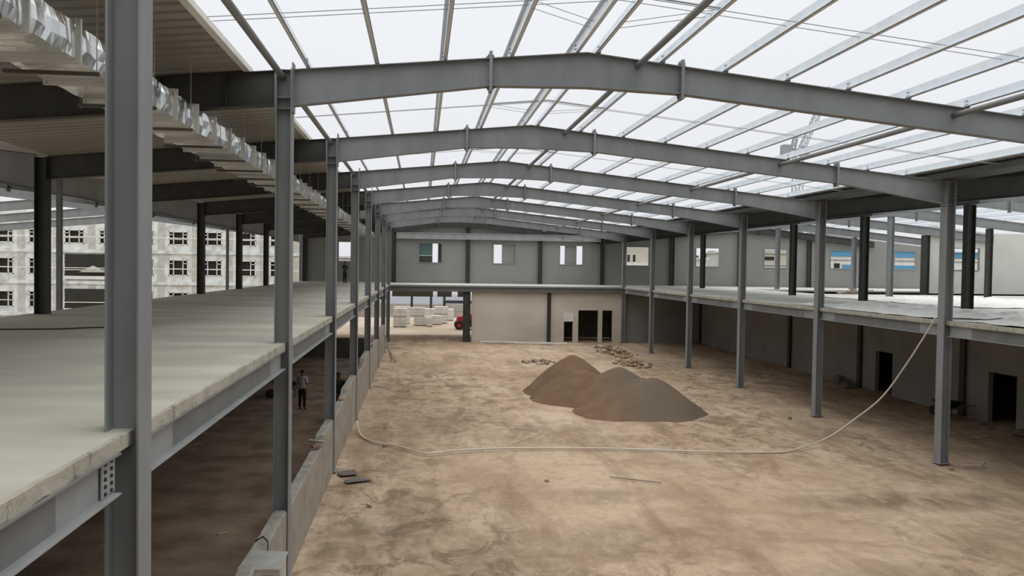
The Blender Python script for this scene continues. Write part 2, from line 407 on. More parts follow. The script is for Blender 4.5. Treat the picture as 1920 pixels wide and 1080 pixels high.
# ---------------------------------------------------------------- rear cladding walls (structure)
WIN = [(-7.12, -6.05), (-.21, 1.75), (6.3, 8.24), (12.22, 14.28), (18.24, 20.33), (24.71, 26.9), (31.16, 33.34), (37.53, 39.65), (43.8, 45.9)]
WZ0, WZ1 = .32, 2.0
def ribbed_wall(name, x0, x1, y, z0, ztop, holes, m, label, step=.5):
    s = MB(); xs = set([x0, x1]); x = x0
    while x < x1: xs.add(round(x, 3)); xs.add(round(x + .06, 3)); xs.add(round(x + .10, 3)); xs.add(round(x + .16, 3)); x += step
    for h in holes: xs.add(h[0]); xs.add(h[1])
    for q in RIDGES + (XLL, XR):
        if x0 < q < x1: xs.add(q)
    xs = sorted(v for v in xs if x0 <= v <= x1)
    def off(v):
        t = ((v - x0) % step)
        return -.005 if .055 < t < .105 else 0.0
    for a, b in zip(xs, xs[1:]):
        if b - a < 1e-4: continue
        mid = (a + b) / 2; segs = [(z0, None)]
        for h in holes:
            if h[0] <= mid <= h[1]: segs = [(z0, h[2]), (h[3], None)]
        for (p, q) in segs:
            qa = ztop(a) if q is None else q; qb = ztop(b) if q is None else q
            if qa <= p: continue
            s.hexa([(a, y + off(a), p), (b, y + off(b), p), (b, y + .08, p), (a, y + .08, p)], [(a, y + off(a), qa), (b, y + off(b), qb), (b, y + .08, qb), (a, y + .08, qa)])
    return struct(s.build(name, m), label)
YB = 71.5
ribbed_wall('wall_back', -9.97, 47.5, YB, ZS, lambda x: T(x) + .18, [(a, b, WZ0, WZ1) for a, b in WIN], 'wall_panel', 'grey corrugated rear wall of the upper level with square window holes')
ribbed_wall('wall_back_skirt', -2.5, 3.9, YB, -2.66, lambda x: ZS - .12, [(1.04, 1.42, -2.7, -1.5), (2.67, 3.19, -2.7, -1.5)], 'wall_panel', 'cladding skirt hanging below the rear slab')
ribbed_wall('wall_right_end', 36.4, 54, YF(6), ZS, lambda x: T(min(x, 41.7)) + .18, [(38.6, 40.6, .28, 1.85)], 'wall_pale', 'pale end wall of the neighbouring hall')
for i, (a, b) in enumerate(WIN + [(38.6, 40.6)]):
    y = YB if i < len(WIN) else YF(6)
    w = MB(); t = .05; z0, z1 = (WZ0, WZ1) if i < len(WIN) else (.28, 1.85)
    w.box(a - t, a + .02, y - .05, y + .12, z0 - t, z1 + t).box(b - .02, b + t, y - .05, y + .12, z0 - t, z1 + t)
    w.box(a + .02, b - .02, y - .05, y + .12, z0 - t, z0 + .02).box(a + .02, b - .02, y - .05, y + .12, z1 - .02, z1 + t)
    wo_ = struct(w.build('window_%d' % (i + 1), 'wall_panel'), 'window opening %s' % ('in the pale end wall' if i == 9 else ['behind the left columns', 'with teal panel and white strip', 'with one white strip at its left', 'with two white strips', 'showing a cream building', 'showing pale roofs', 'showing a white building', 'showing blue and white bands', 'beside the wall corner'][i]))
    def pane(x0, x1, mm, pz0=z0 + .02, pz1=z1 - .02):
        o = MB().box(x0, x1, y + .13, y + .17, pz0, pz1).build('window_panel', mm); o.location -= wo_.location; o.parent = wo_
    if i == 1: pane(a + .02, .95, 'teal', z0 + .62); pane(a + .02, .95, 'steel_dark', z0 + .02, z0 + .60); pane(1.43, b, 'steel_dark')
    if i == 2: pane(7.05, b, 'wall_panel')
    if i == 3: pane(12.68, 13.75, 'wall_panel')
# gable and wall posts on the rear wall (things)
post_x = [(-9.9, 'at the left corner of the rear wall'), (-2.35, 'on the rear wall behind the left column row'), (4.05, 'left of the middle of the rear wall'), (10.45, 'right of the middle of the rear wall'), (16.05, 'on the rear wall behind the right column row'), (22.46, 'second beyond the right column row on the rear wall'), (28.8, 'on the rear wall between two right side windows'), (35.4, 'on the rear wall left of the blue banded window')]
def hsec(mb, xi, yc, z0, z1, h=.28, b=.33, t=.018, w=.012, s=-1):
    # inner flange outer face at xi; web runs to xi + s*h
    x2 = xi + s * h
    a, c = sorted((xi, xi + s * t)); mb.box(a, c, yc - b / 2, yc + b / 2, z0, z1)
    a, c = sorted((x2, x2 - s * t)); mb.box(a, c, yc - b / 2, yc + b / 2, z0, z1)
    a, c = sorted((xi + s * t, x2 - s * t)); mb.box(a, c, yc - w / 2, yc + w / 2, z0, z1)
for x, w in post_x:
    mb = MB(); hsec(mb, x + .15, YB - .2, ZS, T(x) - .05, h=.34, b=.26)
    tag(mb.build('wall_post', 'steel_dark'), 'dark steel wall post ' + w, 'post')

# ---------------------------------------------------------------- columns
def column(kind, x, s, yc, z0, z1, m, label, group=None, low=None, h=.28, plates=True, name='steel_column'):
    t = thing(name, label, 'column', (x, yc, z0), group)
    mb = MB(); hsec(mb, x, yc, z0, z1, h=h, s=s); mb.build('shaft', m, t)
    MB().box(min(x, x + s * h) - .05, max(x, x + s * h) + .05, yc - .2, yc + .2, z0, z0 + .03).build('base_plate', m, t)
    if plates:
        for dz in (-.02, -.52, -.72):
            a, c = sorted((x + s * .02, x + s * (h - .02)))
            MB().box(a, c, yc - .155, yc + .155, z1 + dz - .012, z1 + dz).build('stiffener_plate', m, t)
        # end plate bolted to the rafter
        a, c = sorted((x + .001 * s, x - s * .025))
        MB().box(a, c, yc - .13, yc + .13, z1 - .78, z1 + .12).build('end_plate', m, t)
    return t
posn_l = ['nearest big column of the left row', 'second column of the left row', 'third column of the left row', 'fourth column of the left row', 'fifth column of the left row', 'sixth column of the left row', 'seventh column of the left row', 'farthest column of the left row, at the rear slab']
for k in range(8):
    column('l', XL, -1, YC(k), ZG, T(XL) - .0, 'steel', 'grey steel H column, ' + posn_l[k])
posn_r = {0: 'outside the frame level with the big left column', 1: 'just outside the right frame edge', 2: 'nearest visible in the right row, with the hose at it', 3: 'second nearest in the right row', 4: 'third nearest in the right row', 5: 'fourth nearest in the right row', 6: 'fifth nearest in the right row', 7: 'farthest of the right row, at the rear wall corner'}
for k in range(0, 8):
    column('r', XR, 1, YC(k), ZG, T(XR) + .02, 'steel', 'grey steel H column, ' + posn_r[k])
cnt = ['nearest', 'second', 'third', 'fourth', 'fifth', 'sixth']
for n, k in enumerate((2, 3, 4, 5, 6, 7)):
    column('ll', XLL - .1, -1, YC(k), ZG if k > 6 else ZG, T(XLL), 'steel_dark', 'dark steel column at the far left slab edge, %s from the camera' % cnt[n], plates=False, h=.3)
for n, k in enumerate((3, 4, 5, 6, 7)):
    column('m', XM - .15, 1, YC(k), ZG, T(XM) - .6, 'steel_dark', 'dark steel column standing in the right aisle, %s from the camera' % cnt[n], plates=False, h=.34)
for n, (x, k) in enumerate([(35.3, 5), (36.2, 6), (35.3, 7), (28.75, 5), (28.75, 7)]):
    column('o', x - .15, 1, YC(k), ZG, T(x) - .6, 'steel_dark' if n < 2 else 'steel', ['grey column of the neighbouring hall at the frame edge before the pale wall', 'dark corner column at the pale end wall', 'thin grey column before the blue banded window', 'thin grey column in front of the wall post, beside a window', 'thin far grey column cutting across a white window'][n], plates=False, h=.3 if n != 1 else .5)
for n, (x, y) in enumerate([(-11.05, 26.4), (-11.05, 48.2)]):
    o = MB().box(x - .07, x + .07, y - .07, y + .07, ZG, T(XLL) - .3).build('steel_post', 'beam_mid')
    tag(o, ['slim light grey post outside the slab edge beside the nearest dark left column', 'slim light grey post outside the slab edge between two far dark columns'][n], 'post')

# ---------------------------------------------------------------- rafters
def depth_fn(pts):
    def f(x):
        for (a, da), (b, db) in zip(pts, pts[1:]):
            if a <= x <= b: return da + (db - da) * (x - a) / (b - a)
        return pts[0][1] if x < pts[0][0] else pts[-1][1]
    return f
dm = depth_fn([(-2.4, .66), (1.25, .52), (3.08, .66), (4.95, .53), (12.4, .5), (15.89, .68)])
def ibeam_seg(mb, xs, yc, dep, bw=.22, tf=.014, tw=.01, top=T):
    pts = [(x, top(x) - dep(x), top(x)) for x in xs]
    mb.xz([(x, b + tf, t - tf) for x, b, t in pts], yc - tw / 2, yc + tw / 2)
    mb.xz([(x, t - tf, t) for x, b, t in pts], yc - bw / 2, yc + bw / 2)
    mb.xz([(x, b, b + tf) for x, b, t in pts], yc - bw / 2, yc + bw / 2)
def splice(t, x, yc, dep, m, top=T):
    z1 = top(x); z0 = z1 - dep(x)
    p = MB()
    p.box(x - .028, x + .028, yc - .13, yc + .13, z0 - .10, z1 + .12)
    for (za, zb, zt) in ((z1, z1 + .0, z1 + .11), (z0, z0, z0 - .09)):      # gusset fins
        for d in (-1, 1):
            p.poly([(x, yc - .006, za), (x + d * .12, yc - .006, za), (x, yc - .006, zt), (x, yc + .006, za), (x + d * .12, yc + .006, za), (x, yc + .006, zt)],
                   [(0, 1, 2), (5, 4, 3), (0, 3, 4, 1), (1, 4, 5, 2), (2, 5, 3, 0)])
    o = p.build('splice_plate', m, t)
    if yc < 25:
        for z in (z0 - .04, z0 + .12, z1 - .12, z1 + .05):
            for d in (-1, 1): sub_build(MB().cyl((x, yc + d * .07, z), (1, 0, 0), .017, .11, 6), 'bolt', m, o, t)
for k in range(0, 9):
    yc = YC(k) if k < 8 else YB - .32
    lab = 'beside the nearest big column' if k == 0 else ('dark end rafter against the rear wall' if k == 8 else '%s from the camera' % cnt[k - 1] if k < 7 else 'seventh from the camera')
    m = 'steel' if k < 8 else 'steel_dark'
    if True:
        t = thing('roof_rafter', 'long cambered grey roof rafter over the hall, ' + lab, 'rafter', (3.08, yc, T(3.08) - .66))
        for nm, xs in (('left_segment', [XL + .03, 1.22]), ('ridge_segment', [1.28, 2.6, 3.08, 3.56, 4.92]), ('right_segment', [4.98, 12.37]), ('end_segment', [12.43, XR - .03])):
            mb = MB(); ibeam_seg(mb, xs, yc, dm); mb.build(nm, m, t)
        for x in (1.25, 4.95, 12.4): splice(t, x, yc, dm, m)
        for x in (XL + .35, XL + .55): pass
    # left aisle
    da = depth_fn([(XLL, .62), (XL, .62)])
    t = thing('aisle_rafter', 'dark rafter under the left aisle ceiling, ' + lab.replace('rafter ', ''), 'rafter', (-6, yc, T(-6) - .6))
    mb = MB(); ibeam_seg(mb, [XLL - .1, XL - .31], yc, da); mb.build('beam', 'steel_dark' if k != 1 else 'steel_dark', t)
    MB().box(XL - .31, XL - .285, yc - .13, yc + .13, T(XL) - .78, T(XL) + .02).build('end_plate', 'steel', t)
    for x in (-3.55, -4.7):
        MB().box(x - .006, x + .006, yc - .1, yc + .1, T(x) - .6, T(x) - .015).build('stiffener_plate', 'steel_dark', t)
    if k >= 2:
        t = thing('aisle_rafter', 'dark steel rafter crossing the right aisle roof, ' + lab.replace('rafter ', ''), 'rafter', (19, yc, T(19) - .6))
        dr = depth_fn([(XR, .66), (XM, .6)])
        mb = MB(); ibeam_seg(mb, [XR + .31, XM + .4], yc, dr); mb.build('beam', 'steel_dark', t)
        MB().box(XR + .285, XR + .31, yc - .13, yc + .13, T(XR + .3) - .78, T(XR) + .1).build('end_plate', 'steel', t)
    if 3 <= k:
        t = thing('neighbour_rafter', 'grey rafter of the neighbouring hall at right, ' + lab.replace('rafter ', ''), 'rafter', (28.8, yc, 3.4))
        dr = depth_fn([(XM, .6), (28.8, .62), (41.6, .55)])
        mb = MB(); ibeam_seg(mb, [XM + .4, 28.3, 28.8, 29.3, 30.4], yc, dr); mb.build('ridge_segment', m, t)
        mb = MB(); ibeam_seg(mb, [30.46, 41.6], yc, dr); mb.build('end_segment', m, t)
        splice(t, 30.43, yc, dr, m)
    if 2 <= k:
        t = thing('neighbour_rafter', 'blue grey rafter of the hall beyond the left aisle, ' + lab.replace('rafter ', ''), 'rafter', (-16, yc, 2.8))
        dr = depth_fn([(-36, .55), (-22.9, .62), (-12.5, .75), (XLL, 1.0)])
        mb = MB(); ibeam_seg(mb, [-35.5, -24.3, -22.9, -21.5, -14.93], yc, dr); mb.build('ridge_segment', 'steel', t)
        mb = MB(); ibeam_seg(mb, [-14.87, -12.5, XLL - .42], yc, dr); mb.build('end_segment', 'steel', t)
        splice(t, -14.9, yc, dr, 'steel')

# ---------------------------------------------------------------- purlins, struts, rods
def purlin(x, y0, y1, s, label, m='galv'):
    z0 = T(x) + .02; h = .2; f = .065; t = .008
    mb = MB()
    mb.box(x - t / 2, x + t / 2, y0, y1, z0, z0 + h)
    a, b = sorted((x, x + s * f)); mb.box(a, b, y0, y1, z0, z0 + t)
    a, b = sorted((x, x - s * f)); mb.box(a, b, y0, y1, z0 + h - t, z0 + h)
    a, b = sorted((x + s * f, x + s * (f - t))); mb.box(a, b, y0, y1, z0, z0 + .022)
    t_ = thing('roof_purlin', label, 'purlin', (x, (y0 + y1) / 2, z0))
    mb.build('rail', m, t_)
    if y1 < 45 and x < 16:
        c = MB()                                            # cleat on the rafter
        c.box(x + .012, x + .022, y1 - .14, y1 + .0, T(x), T(x) + .18)
        for dy in (-.10, -.04):
            for z in (.07, .14): c.cyl((x, y1 + dy, T(x) + z), (1, 0, 0), .012, .05, 6)
        c.build('cleat', 'steel', t_)
px_r = [3.31 + 1.255 * i for i in range(10)]
px_l = [2.87 - 1.25 * i for i in range(5)]
for k in range(0, 8):
    y0, y1 = YC(k) + .002, YC(k + 1) - .002
    for i, x in enumerate(px_l):
        purlin(x, y0, y1, 1, 'steel roof purlin, %s left of the ridge, %s' % (NUM[i], bayname(k)), 'galv')
    for i, x in enumerate(px_r):
        purlin(x, y0, y1, -1, 'pale galvanised roof purlin, %s right of the ridge, %s' % (NUM[i], bayname(k)))
    if k >= 2:
        for i, x in enumerate((17.0, 19.4, 21.8)):
            purlin(x, y0, y1, -1, '%s dark purlin of the right aisle roof, %s' % (NUM[i], bayname(k)), 'steel_dark')
    if k >= 3:
        for i in range(9):
            x = 24.3 + 1.5 * i
            purlin(x, y0, y1, -1, '%s purlin over the right neighbouring hall, %s' % (NUM[i], bayname(k)), 'galv')
    if k >= 2:
        for i in range(5):
            x = -17.6 - 1.6 * i
            purlin(x, y0, y1, 1, '%s purlin of the hall beyond the left aisle, %s' % (NUM[i], bayname(k)), 'galv')
    for n, x in enumerate((-2.56, 4.08, 10.6)):
        if n == 0: z = T(x) - .12
        else: z = T(x) - .10 if n == 1 else T(x) - .17
        o = MB().tube([(x, y0 + .02, z), (x, y1 - .02, z)], .06, 12).build('strut_tube', 'steel', smooth=True)
        tag(o, 'round steel strut tube %s, %s' % (['above the left column row', 'just right of the ridge', 'over the right half of the hall'][n], bayname(k)), 'tube')
    ym = (YF(k) + YF(k + 1)) / 2
    for n, dy in enumerate((.75, 1.15)):
        dz = .14 if n else .08
        mb = MB().tube([(-3.15, ym + dy, T(-3.15) + dz), (3.08, ym + dy, T(3.08) + dz), (15.6, ym + dy, T(15.6) + dz)], .007, 5)
        tag(mb.build('sag_rod', 'rod'), 'thin steel rod across the purlins, %s of its pair, %s' % (['near one', 'far one'][n], bayname(k)), 'rod')
    b = thing('ridge_brace', 'short dark rods crossing the ridge purlins, ' + bayname(k), 'brace', (3.08, ym, T(3.08)))
    MB().tube([(1.7, ym + .72, T(1.7) + .1), (3.08, ym + .72, T(3.08) + .1), (4.6, ym + .72, T(4.6) + .1)], .014, 6).build('cross_rod', 'rod', b)
    for sx_, xx in ((-1, (1.68, 2.86)), (1, (4.5, 3.32))):
        for d in (1, 1.35):
            MB().tube([(xx[0], ym + d - .1, T(xx[0]) + .12), (xx[1], ym + d + 1.15, T(xx[1]) + .12)], .006, 5).build('diagonal_rod', 'rod', b)

# ---------------------------------------------------------------- floor edge beams
def edge_beam(x, s, y0, y1, label):
    # x: web plane; s: direction towards the hall
    t = thing('floor_edge_beam', label, 'beam', (x, (y0 + y1) / 2, ZS - .47))
    zt, zb = ZS - .125, ZS - .47
    def seg(a, b, nm, m):
        mb = MB(); mb.box(x - .006, x + .006, a, b, zb + .014, zt - .014); return mb.build(nm, m, t)
    seg(y0 + 1.15, y1 - 1.0, 'web', 'beam_mid')
    seg(y0, y0 + 1.15, 'end_stub', 'beam_light'); seg(y1 - 1.0, y1, 'end_stub', 'beam_light')
    MB().box(x - .1, x + .1, y0, y1, zb, zb + .014).build('bottom_flange', 'beam_light', t)
    MB().box(x - .1, x + .1, y0, y1, zt - .014, zt).build('top_flange', 'beam_mid', t)
    return t
for k in range(-1, 7):
    y0, y1 = YC(k) + .17, YC(k + 1) - .17
    where = 'below the near slab edge before the big column' if k < 0 else '%s bay beyond the big column' % NUM[k]
    t = edge_beam(XL - .16, 1, y0, y1 - (.22 if k == -1 else .02), 'left slab edge steel beam, ' + where)
    if k == -1:                                             # bolted connection plate beside the big column
        x = XL - .14
        p = MB().box(x, x + .012, y1 - .46, y1 - .18, ZS - .45, ZS - .15).build('splice_plate', 'beam_light', t)
        for i in range(2):
            for j in range(5): sub_build(MB().cyl((x + .018, y1 - .40 + i * .13, ZS - .42 + j * .06), (1, 0, 0), .016, .02, 6), 'bolt', 'steel_dark', p, t)
for k in range(0, 7):
    y0, y1 = YC(k) + .17, YC(k + 1) - .17
    edge_beam(XR + .2, -1, y0, y1, 'right slab edge steel beam, ' + ('%s bay from the frame edge' % NUM[k]))
# rear edge beam and cross beams under the slabs
t = thing('rear_edge_beam', 'dark steel beam under the rear slab edge across the hall', 'beam', (6.5, YC(7), ZS - .47))
MB().box(XL + .01, XR, YF(7) - .16, YF(7) - .148, ZS - .50, ZS - .13).build('web', 'beam_mid', t)
MB().box(XL + .01, XR, YF(7) - .25, YF(7) - .05, ZS - .50, ZS - .486).build('bottom_flange', 'beam_mid', t)
for k in range(0, 8):
    tag(MB().box(-10.5, XL - .31, YC(k) - .1, YC(k) + .1, ZS - .52, ZS - .125).build('cross_beam', 'steel_dark'), 'dark cross beam under the left slab at the %s column' % ('big' if k == 0 else NUM[k]), 'beam')
    if k >= 2: tag(MB().box(XR + .31, XM - .16, YC(k) - .1, YC(k) + .1, ZS - .5, ZS - .125).build('cross_beam', 'steel_dark'), 'dark cross beam under the right slab at the %s column' % NUM[k - 2], 'beam')
tb = MB(); tb.box(XL + .2, XR - .05, YB - .42, YB - .30, 2.36, 2.86); tb.box(XL + .2, XR - .05, YB - .48, YB - .24, 2.84, 2.90)
tag(tb.build('tie_beam', 'beam_light'), 'long pale horizontal beam across the rear gable wall', 'beam')

# ---------------------------------------------------------------- lower walls (structure)
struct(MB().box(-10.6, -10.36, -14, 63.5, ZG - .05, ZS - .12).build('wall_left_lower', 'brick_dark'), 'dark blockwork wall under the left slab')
yr = YF(7) + .05
struct(MB().box(3.96, 9.95, yr, yr + .2, ZG - .05, -1.95).build('wall_rear_lower', 'render_pink'), 'rendered blank wall panel at the rear of the dirt hall')
w = MB()
zt = -1.95
w.box(10.2, 11.29, yr, yr + .2, ZG - .05, zt); w.box(12.0, 12.44, yr, yr + .2, ZG - .05, zt); w.box(14.04, 14.38, yr, yr + .2, ZG - .05, zt); w.box(15.2, 16.0, yr, yr + .2, ZG - .05, zt)
w.box(11.29, 12.0, yr, yr + .2, -3.58, zt); w.box(12.44, 14.04, yr, yr + .2, -3.33, zt); w.box(14.38, 15.2, yr, yr + .2, -3.33, zt)
struct(w.build('wall_rear_lower_doors', 'render_pink'), 'rendered rear wall panel with three dark doorways')
rm = MB(); rm.box(10.0, 16.0, yr + 4.2, yr + 4.35, ZG, -1.6).box(10.0, 10.1, yr + .2, yr + 4.2, ZG, -1.6).box(15.9, 16.0, yr + .2, yr + 4.2, ZG, -1.6)
struct(rm.build('wall_back_room', 'brick_dark'), 'unlit room behind the doorways')
tag(MB().box(11.25, 12.02, yr - .04, yr + .02, -4.23, -3.56).build('white_board', 'white'), 'white board covering the upper half of the small left doorway', 'board')
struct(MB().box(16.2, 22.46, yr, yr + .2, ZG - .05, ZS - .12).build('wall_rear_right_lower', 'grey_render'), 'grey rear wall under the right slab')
# right lower wall with two doorways
DO = [(36.6, 38.05, -3.86), (28.4, 29.95, -3.86)]
w = MB(); ys = -14
for a, b, z in sorted(DO): w.box(XM, XM + .2, ys, a, ZG - .05, ZS - .12); w.box(XM, XM + .2, a, b, z, ZS - .12); ys = b
w.box(XM, XM + .2, ys, yr, ZG - .05, ZS - .12)
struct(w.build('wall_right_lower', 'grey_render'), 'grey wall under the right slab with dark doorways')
struct(MB().box(XM + 3, XM + 3.2, 20, 45, ZG - .02, ZS - .13).box(XM + .2, XM + 3, 20, 20.2, ZG - .02, ZS - .13).box(XM + .2, XM + 3, 45, 45.2, ZG - .02, ZS - .13).build('wall_right_room', 'brick_dark'), 'unlit room behind the right doorways')
struct(MB().box(-10.6, XM + .2, -14.2, -14, ZG - .05, ZS).build('wall_front_lower_added', 'brick_dark'), 'dark unseen wall added behind the photographer')  # unseen wall added to shut out light from behind
struct(MB().xz([(-10.6, ZS, T(-9.97) + .1), (3.08, ZS, 4.2), (15.89, ZS, T(15.89) + .1), (28.8, ZS, 4.2), (42, ZS, 2.9)], -6.2, -6).build('wall_front_upper_added', 'wall_panel'), 'grey unseen wall added behind the photographer')  # unseen wall added to darken the faces turned towards the camera
struct(MB().box(XM + .2, 50, -14, 71.4, ZG - .1, ZG - .03).build('floor_right_added', 'shaded_soil'), 'dark soil added to keep the space under the neighbouring hall dark')  # this soil and the next two walls are added to darken the void
struct(MB().box(XM + .2, 50.2, 71.42, 71.5, ZG - .1, ZS - .05).build('wall_rear_added', 'brick_dark'), 'dark rear wall added to keep the neighbouring lower level dark')
struct(MB().box(50, 50.2, -14, 71.4, ZG - .1, ZS).build('wall_right_added', 'brick_dark'), 'dark side wall added to keep the neighbouring lower level dark')
# rear lower columns beside the opening
for x, l in ((3.55, 'dark steel column between the rear opening and the blank wall panel'), (10.05, 'dark steel post between the two rear wall panels')):
    mb = MB(); hsec(mb, x + .28 if x < 5 else x + .13, YC(7) + .1, ZG, ZS - .5, h=.56 if x < 5 else .26, b=.3)
    tag(mb.build('wall_post', 'steel_dark'), l, 'post')
struct(MB().box(-10.36, -6.6, yr, yr + .2, ZG - .05, ZS - .12).box(-6.6, -2.7, yr, yr + .2, -2.6, ZS - .12).build('wall_rear_left_lower', 'brick_dark'), 'dark wall at the rear under the left slab')

# low block wall between the left columns (one object per bay)
tops = {-1: [(5.0, -4.55), (14.9, -4.55)], 0: [(8, -4.55), (15.1, -4.55)], 1: [(15.6, -4.62), (21.0, -4.55), (21.05, -4.38), (23.1, -4.38)], 2: [(23.6, -4.42), (27.5, -4.35), (27.6, -4.2), (31.1, -4.2)], 3: [(31.6, -4.25), (36, -4.35), (36.1, -4.1), (39.1, -4.1)], 4: [(39.6, -4.3), (44, -4.2), (47.1, -4.25)], 5: [(47.6, -4.0), (55.1, -4.0)]}
for k in range(0, 6):
    y0, y1 = YC(k) + .14, YC(k + 1) - .14
    if k == 0: y0 = YC(0) + .2
    pr = [(max(y0, a), z) for a, z in tops[k]]; pr[0] = (y0, pr[0][1]); pr[-1] = (y1, pr[-1][1])
    mb = MB(); x0, x1 = XL - .24, XL - .03
    seg = []
    n = 60
    for i in range(n + 1):
        y = y0 + (y1 - y0) * i / n; z = pr[-1][1]
        for (a, za), (b, zb) in zip(pr, pr[1:]):
            if a <= y <= b: z = za + (zb - za) * (y - a) / max(b - a, 1e-6); break
        z += .02 * mnoise.noise(Vector((y * 2.2, k, 0))) + (.03 * mnoise.noise(Vector((y * 9, k, 5))) if k > 1 else 0)
        seg.append((y, z))
    for (a, za), (b, zb) in zip(seg, seg[1:]):
        mb.hexa([(x0, a, ZG - .1), (x1, a, ZG - .1), (x1, b, ZG - .1), (x0, b, ZG - .1)], [(x0, a, za), (x1, a, za), (x1, b, zb), (x0, b, zb)])
    t = thing('low_block_wall', 'low grey block wall standing between left columns, %s stretch from the camera' % NUM[k], 'wall', (XL - .13, (y0 + y1) / 2, ZG))
    mb.build('blockwork', 'block', t)
    cp = MB()
    for (a, za), (b, zb) in zip(seg, seg[1:]):
        cp.hexa([(x0 - .02, a, za), (x1 - .01, a, za), (x1 - .01, b, zb), (x0 - .02, b, zb)], [(x0 - .01, a, za + .03), (x1 - .03, a, za + .03), (x1 - .03, b, zb + .03), (x0 - .01, b, zb + .03)])
    cp.build('mortar_top', 'block_top', t)
# loose bricks on the wall tops
lb = 0
for (y, z, rot) in ((20.3, -4.52, .5), (26.4, -4.33, .9), (32.5, -4.2, .3), (33.1, -4.2, 1.2), (33.8, -4.22, .1), (34.6, -4.22, .8), (35.3, -4.25, 1.9), (41.2, -4.2, .4), (42.6, -4.2, 1.4)):
    c, s_ = math.cos(rot), math.sin(rot); mb = MB(); hx, hy = .11, .055
    q = [(-hx, -hy), (hx, -hy), (hx, hy), (-hx, hy)]
    pts = [(XL - .13 + a * c - b * s_, y + a * s_ + b * c) for a, b in q]
    mb.hexa([(p[0], p[1], z + .02) for p in pts], [(p[0], p[1], z + .09) for p in pts])
    tag(mb.build('brick', 'bricks', bevel=.006), 'loose brick left on top of the low wall, %s from the camera' % NUM[lb], 'brick', 'loose bricks on the low wall'); lb += 1
MBp = MB().hexa([(-2.78, 22.4, -4.44), (-2.38, 22.2, -4.44), (-2.36, 22.36, -4.44), (-2.76, 22.56, -4.44)], [(-2.78, 22.4, -4.40), (-2.38, 22.2, -4.40), (-2.36, 22.36, -4.40), (-2.76, 22.56, -4.40)])
MBp.v = [(x, y - 1.6, z - .02) for x, y, z in MBp.v]
tag(MBp.build('short_plank', 'timber'), 'short grey plank lying across the low wall beside the third column', 'plank')
# low wall in the shade below the slab, far
tag(MB().box(-9.8, -3.2, 52, 52.2, ZG - .05, -4.6).build('low_cross_wall', 'brick_dark'), 'dark low wall crossing under the left slab far back', 'wall')

# ---------------------------------------------------------------- electric box on the low wall
t = thing('switch_box', 'metal box with pale lid on the low wall at the bottom of the frame', 'box', (-2.45, 12.75, -4.55))
MB().box(-2.43, -2.05, 12.35, 12.95, -5.2, -4.56).build('body', 'bright_metal', t)
MB().hexa([(-2.66, 12.33, -4.55), (-2.03, 12.3, -4.56), (-2.03, 12.98, -4.53), (-2.62, 13.05, -4.52)], [(-2.66, 12.33, -4.53), (-2.03, 12.3, -4.54), (-2.03, 12.98, -4.51), (-2.62, 13.05, -4.50)]).build('lid', 'bright_metal', t)
MB().box(-2.32, -2.15, 12.335, 12.35, -5.15, -4.65).build('insulator', 'red_brown', t)
tag(MB().tube([(-2.68, 13.5, -4.75), (-2.62, 13.48, -4.5), (-2.5, 13.45, -4.42), (-2.4, 13.3, -4.45), (-2.36, 13.1, -4.52), (-2.36, 12.9, -4.60)], .012, 6).build('cable', 'cable', smooth=True), 'thin black cable looping over the low wall to the metal box', 'cable')
tag(MB().tube([(-9.9, 17.2, ZS + .01), (-8.8, 17.9, ZS + .01), (-7.6, 18.1, ZS + .01), (-7.0, 18.6, ZS + .01), (-6.6, 18.6, ZS + .01)], .018, 6).build('cable', 'cable', smooth=True), 'thin dark cable lying on the left concrete slab', 'cable')

# ---------------------------------------------------------------- duct
DX0, DX1, DZ0, DZ1 = -4.58, -3.77, 2.2, 2.6
t = thing('air_duct', 'long shiny foil air duct hanging under the left aisle ceiling', 'duct', (-4.17, 30, DZ0))
mb = MB(); y = 4.0
ring = []
while y < 66:
    # cross-pleated sections: sides puckered in and out
    wv = .012 * math.sin(y * 9.0) + .01 * mnoise.noise(Vector((y * 2, 0, 0)))
    ring.append((y, wv)); y += .13
for (y, wv) in ring:
    b1 = .022 * mnoise.noise(Vector((y * 1.6, 4, 0))) + .022 * math.sin(y * 10.6)
    b2 = .02 * mnoise.noise(Vector((y * 1.9, 9, 0))) + .022 * math.sin(y * 10.6 + .5)
    mb.v += [(DX0 - wv, y, DZ0), (DX1 + wv, y, DZ0), (DX1 + .02 + b1, y, DZ0 + .13), (DX1 + .01 + b2, y, DZ0 + .27), (DX1 - .02 + wv, y, DZ1), (DX0 - wv, y, DZ1)]
for i in range(len(ring) - 1):
    for q in range(6):
        a = i * 6 + q; b = i * 6 + (q + 1) % 6; mb.f.append((a, a + 6, b + 6, b))
mb.build('casing', 'foil', t)
y = 8.25; i = 0
while y < 60:
    f = MB()
    f.box(DX1 - .005, DX1 + .05, y - .018, y + .018, DZ0 - .045, DZ1 + .045).box(DX0 - .045, DX0 + .005, y - .03, y + .03, DZ0 - .045, DZ1 + .045)
    f.box(DX0, DX1, y - .03, y + .03, DZ0 - .045, DZ0 + .002).box(DX0, DX1, y - .03, y + .03, DZ1 - .002, DZ1 + .045)
    f.build('joint_flange', 'foil_dull', t); y += 1.18; i += 1
yb = [7.6, 9.8, 11.8, 13.6, 15.55, 17.55, 19.4, 21.2, 22.9, 25.4, 27.6, 29.8, 32, 34.3, 36.6, 39, 41.5, 44, 47, 50]
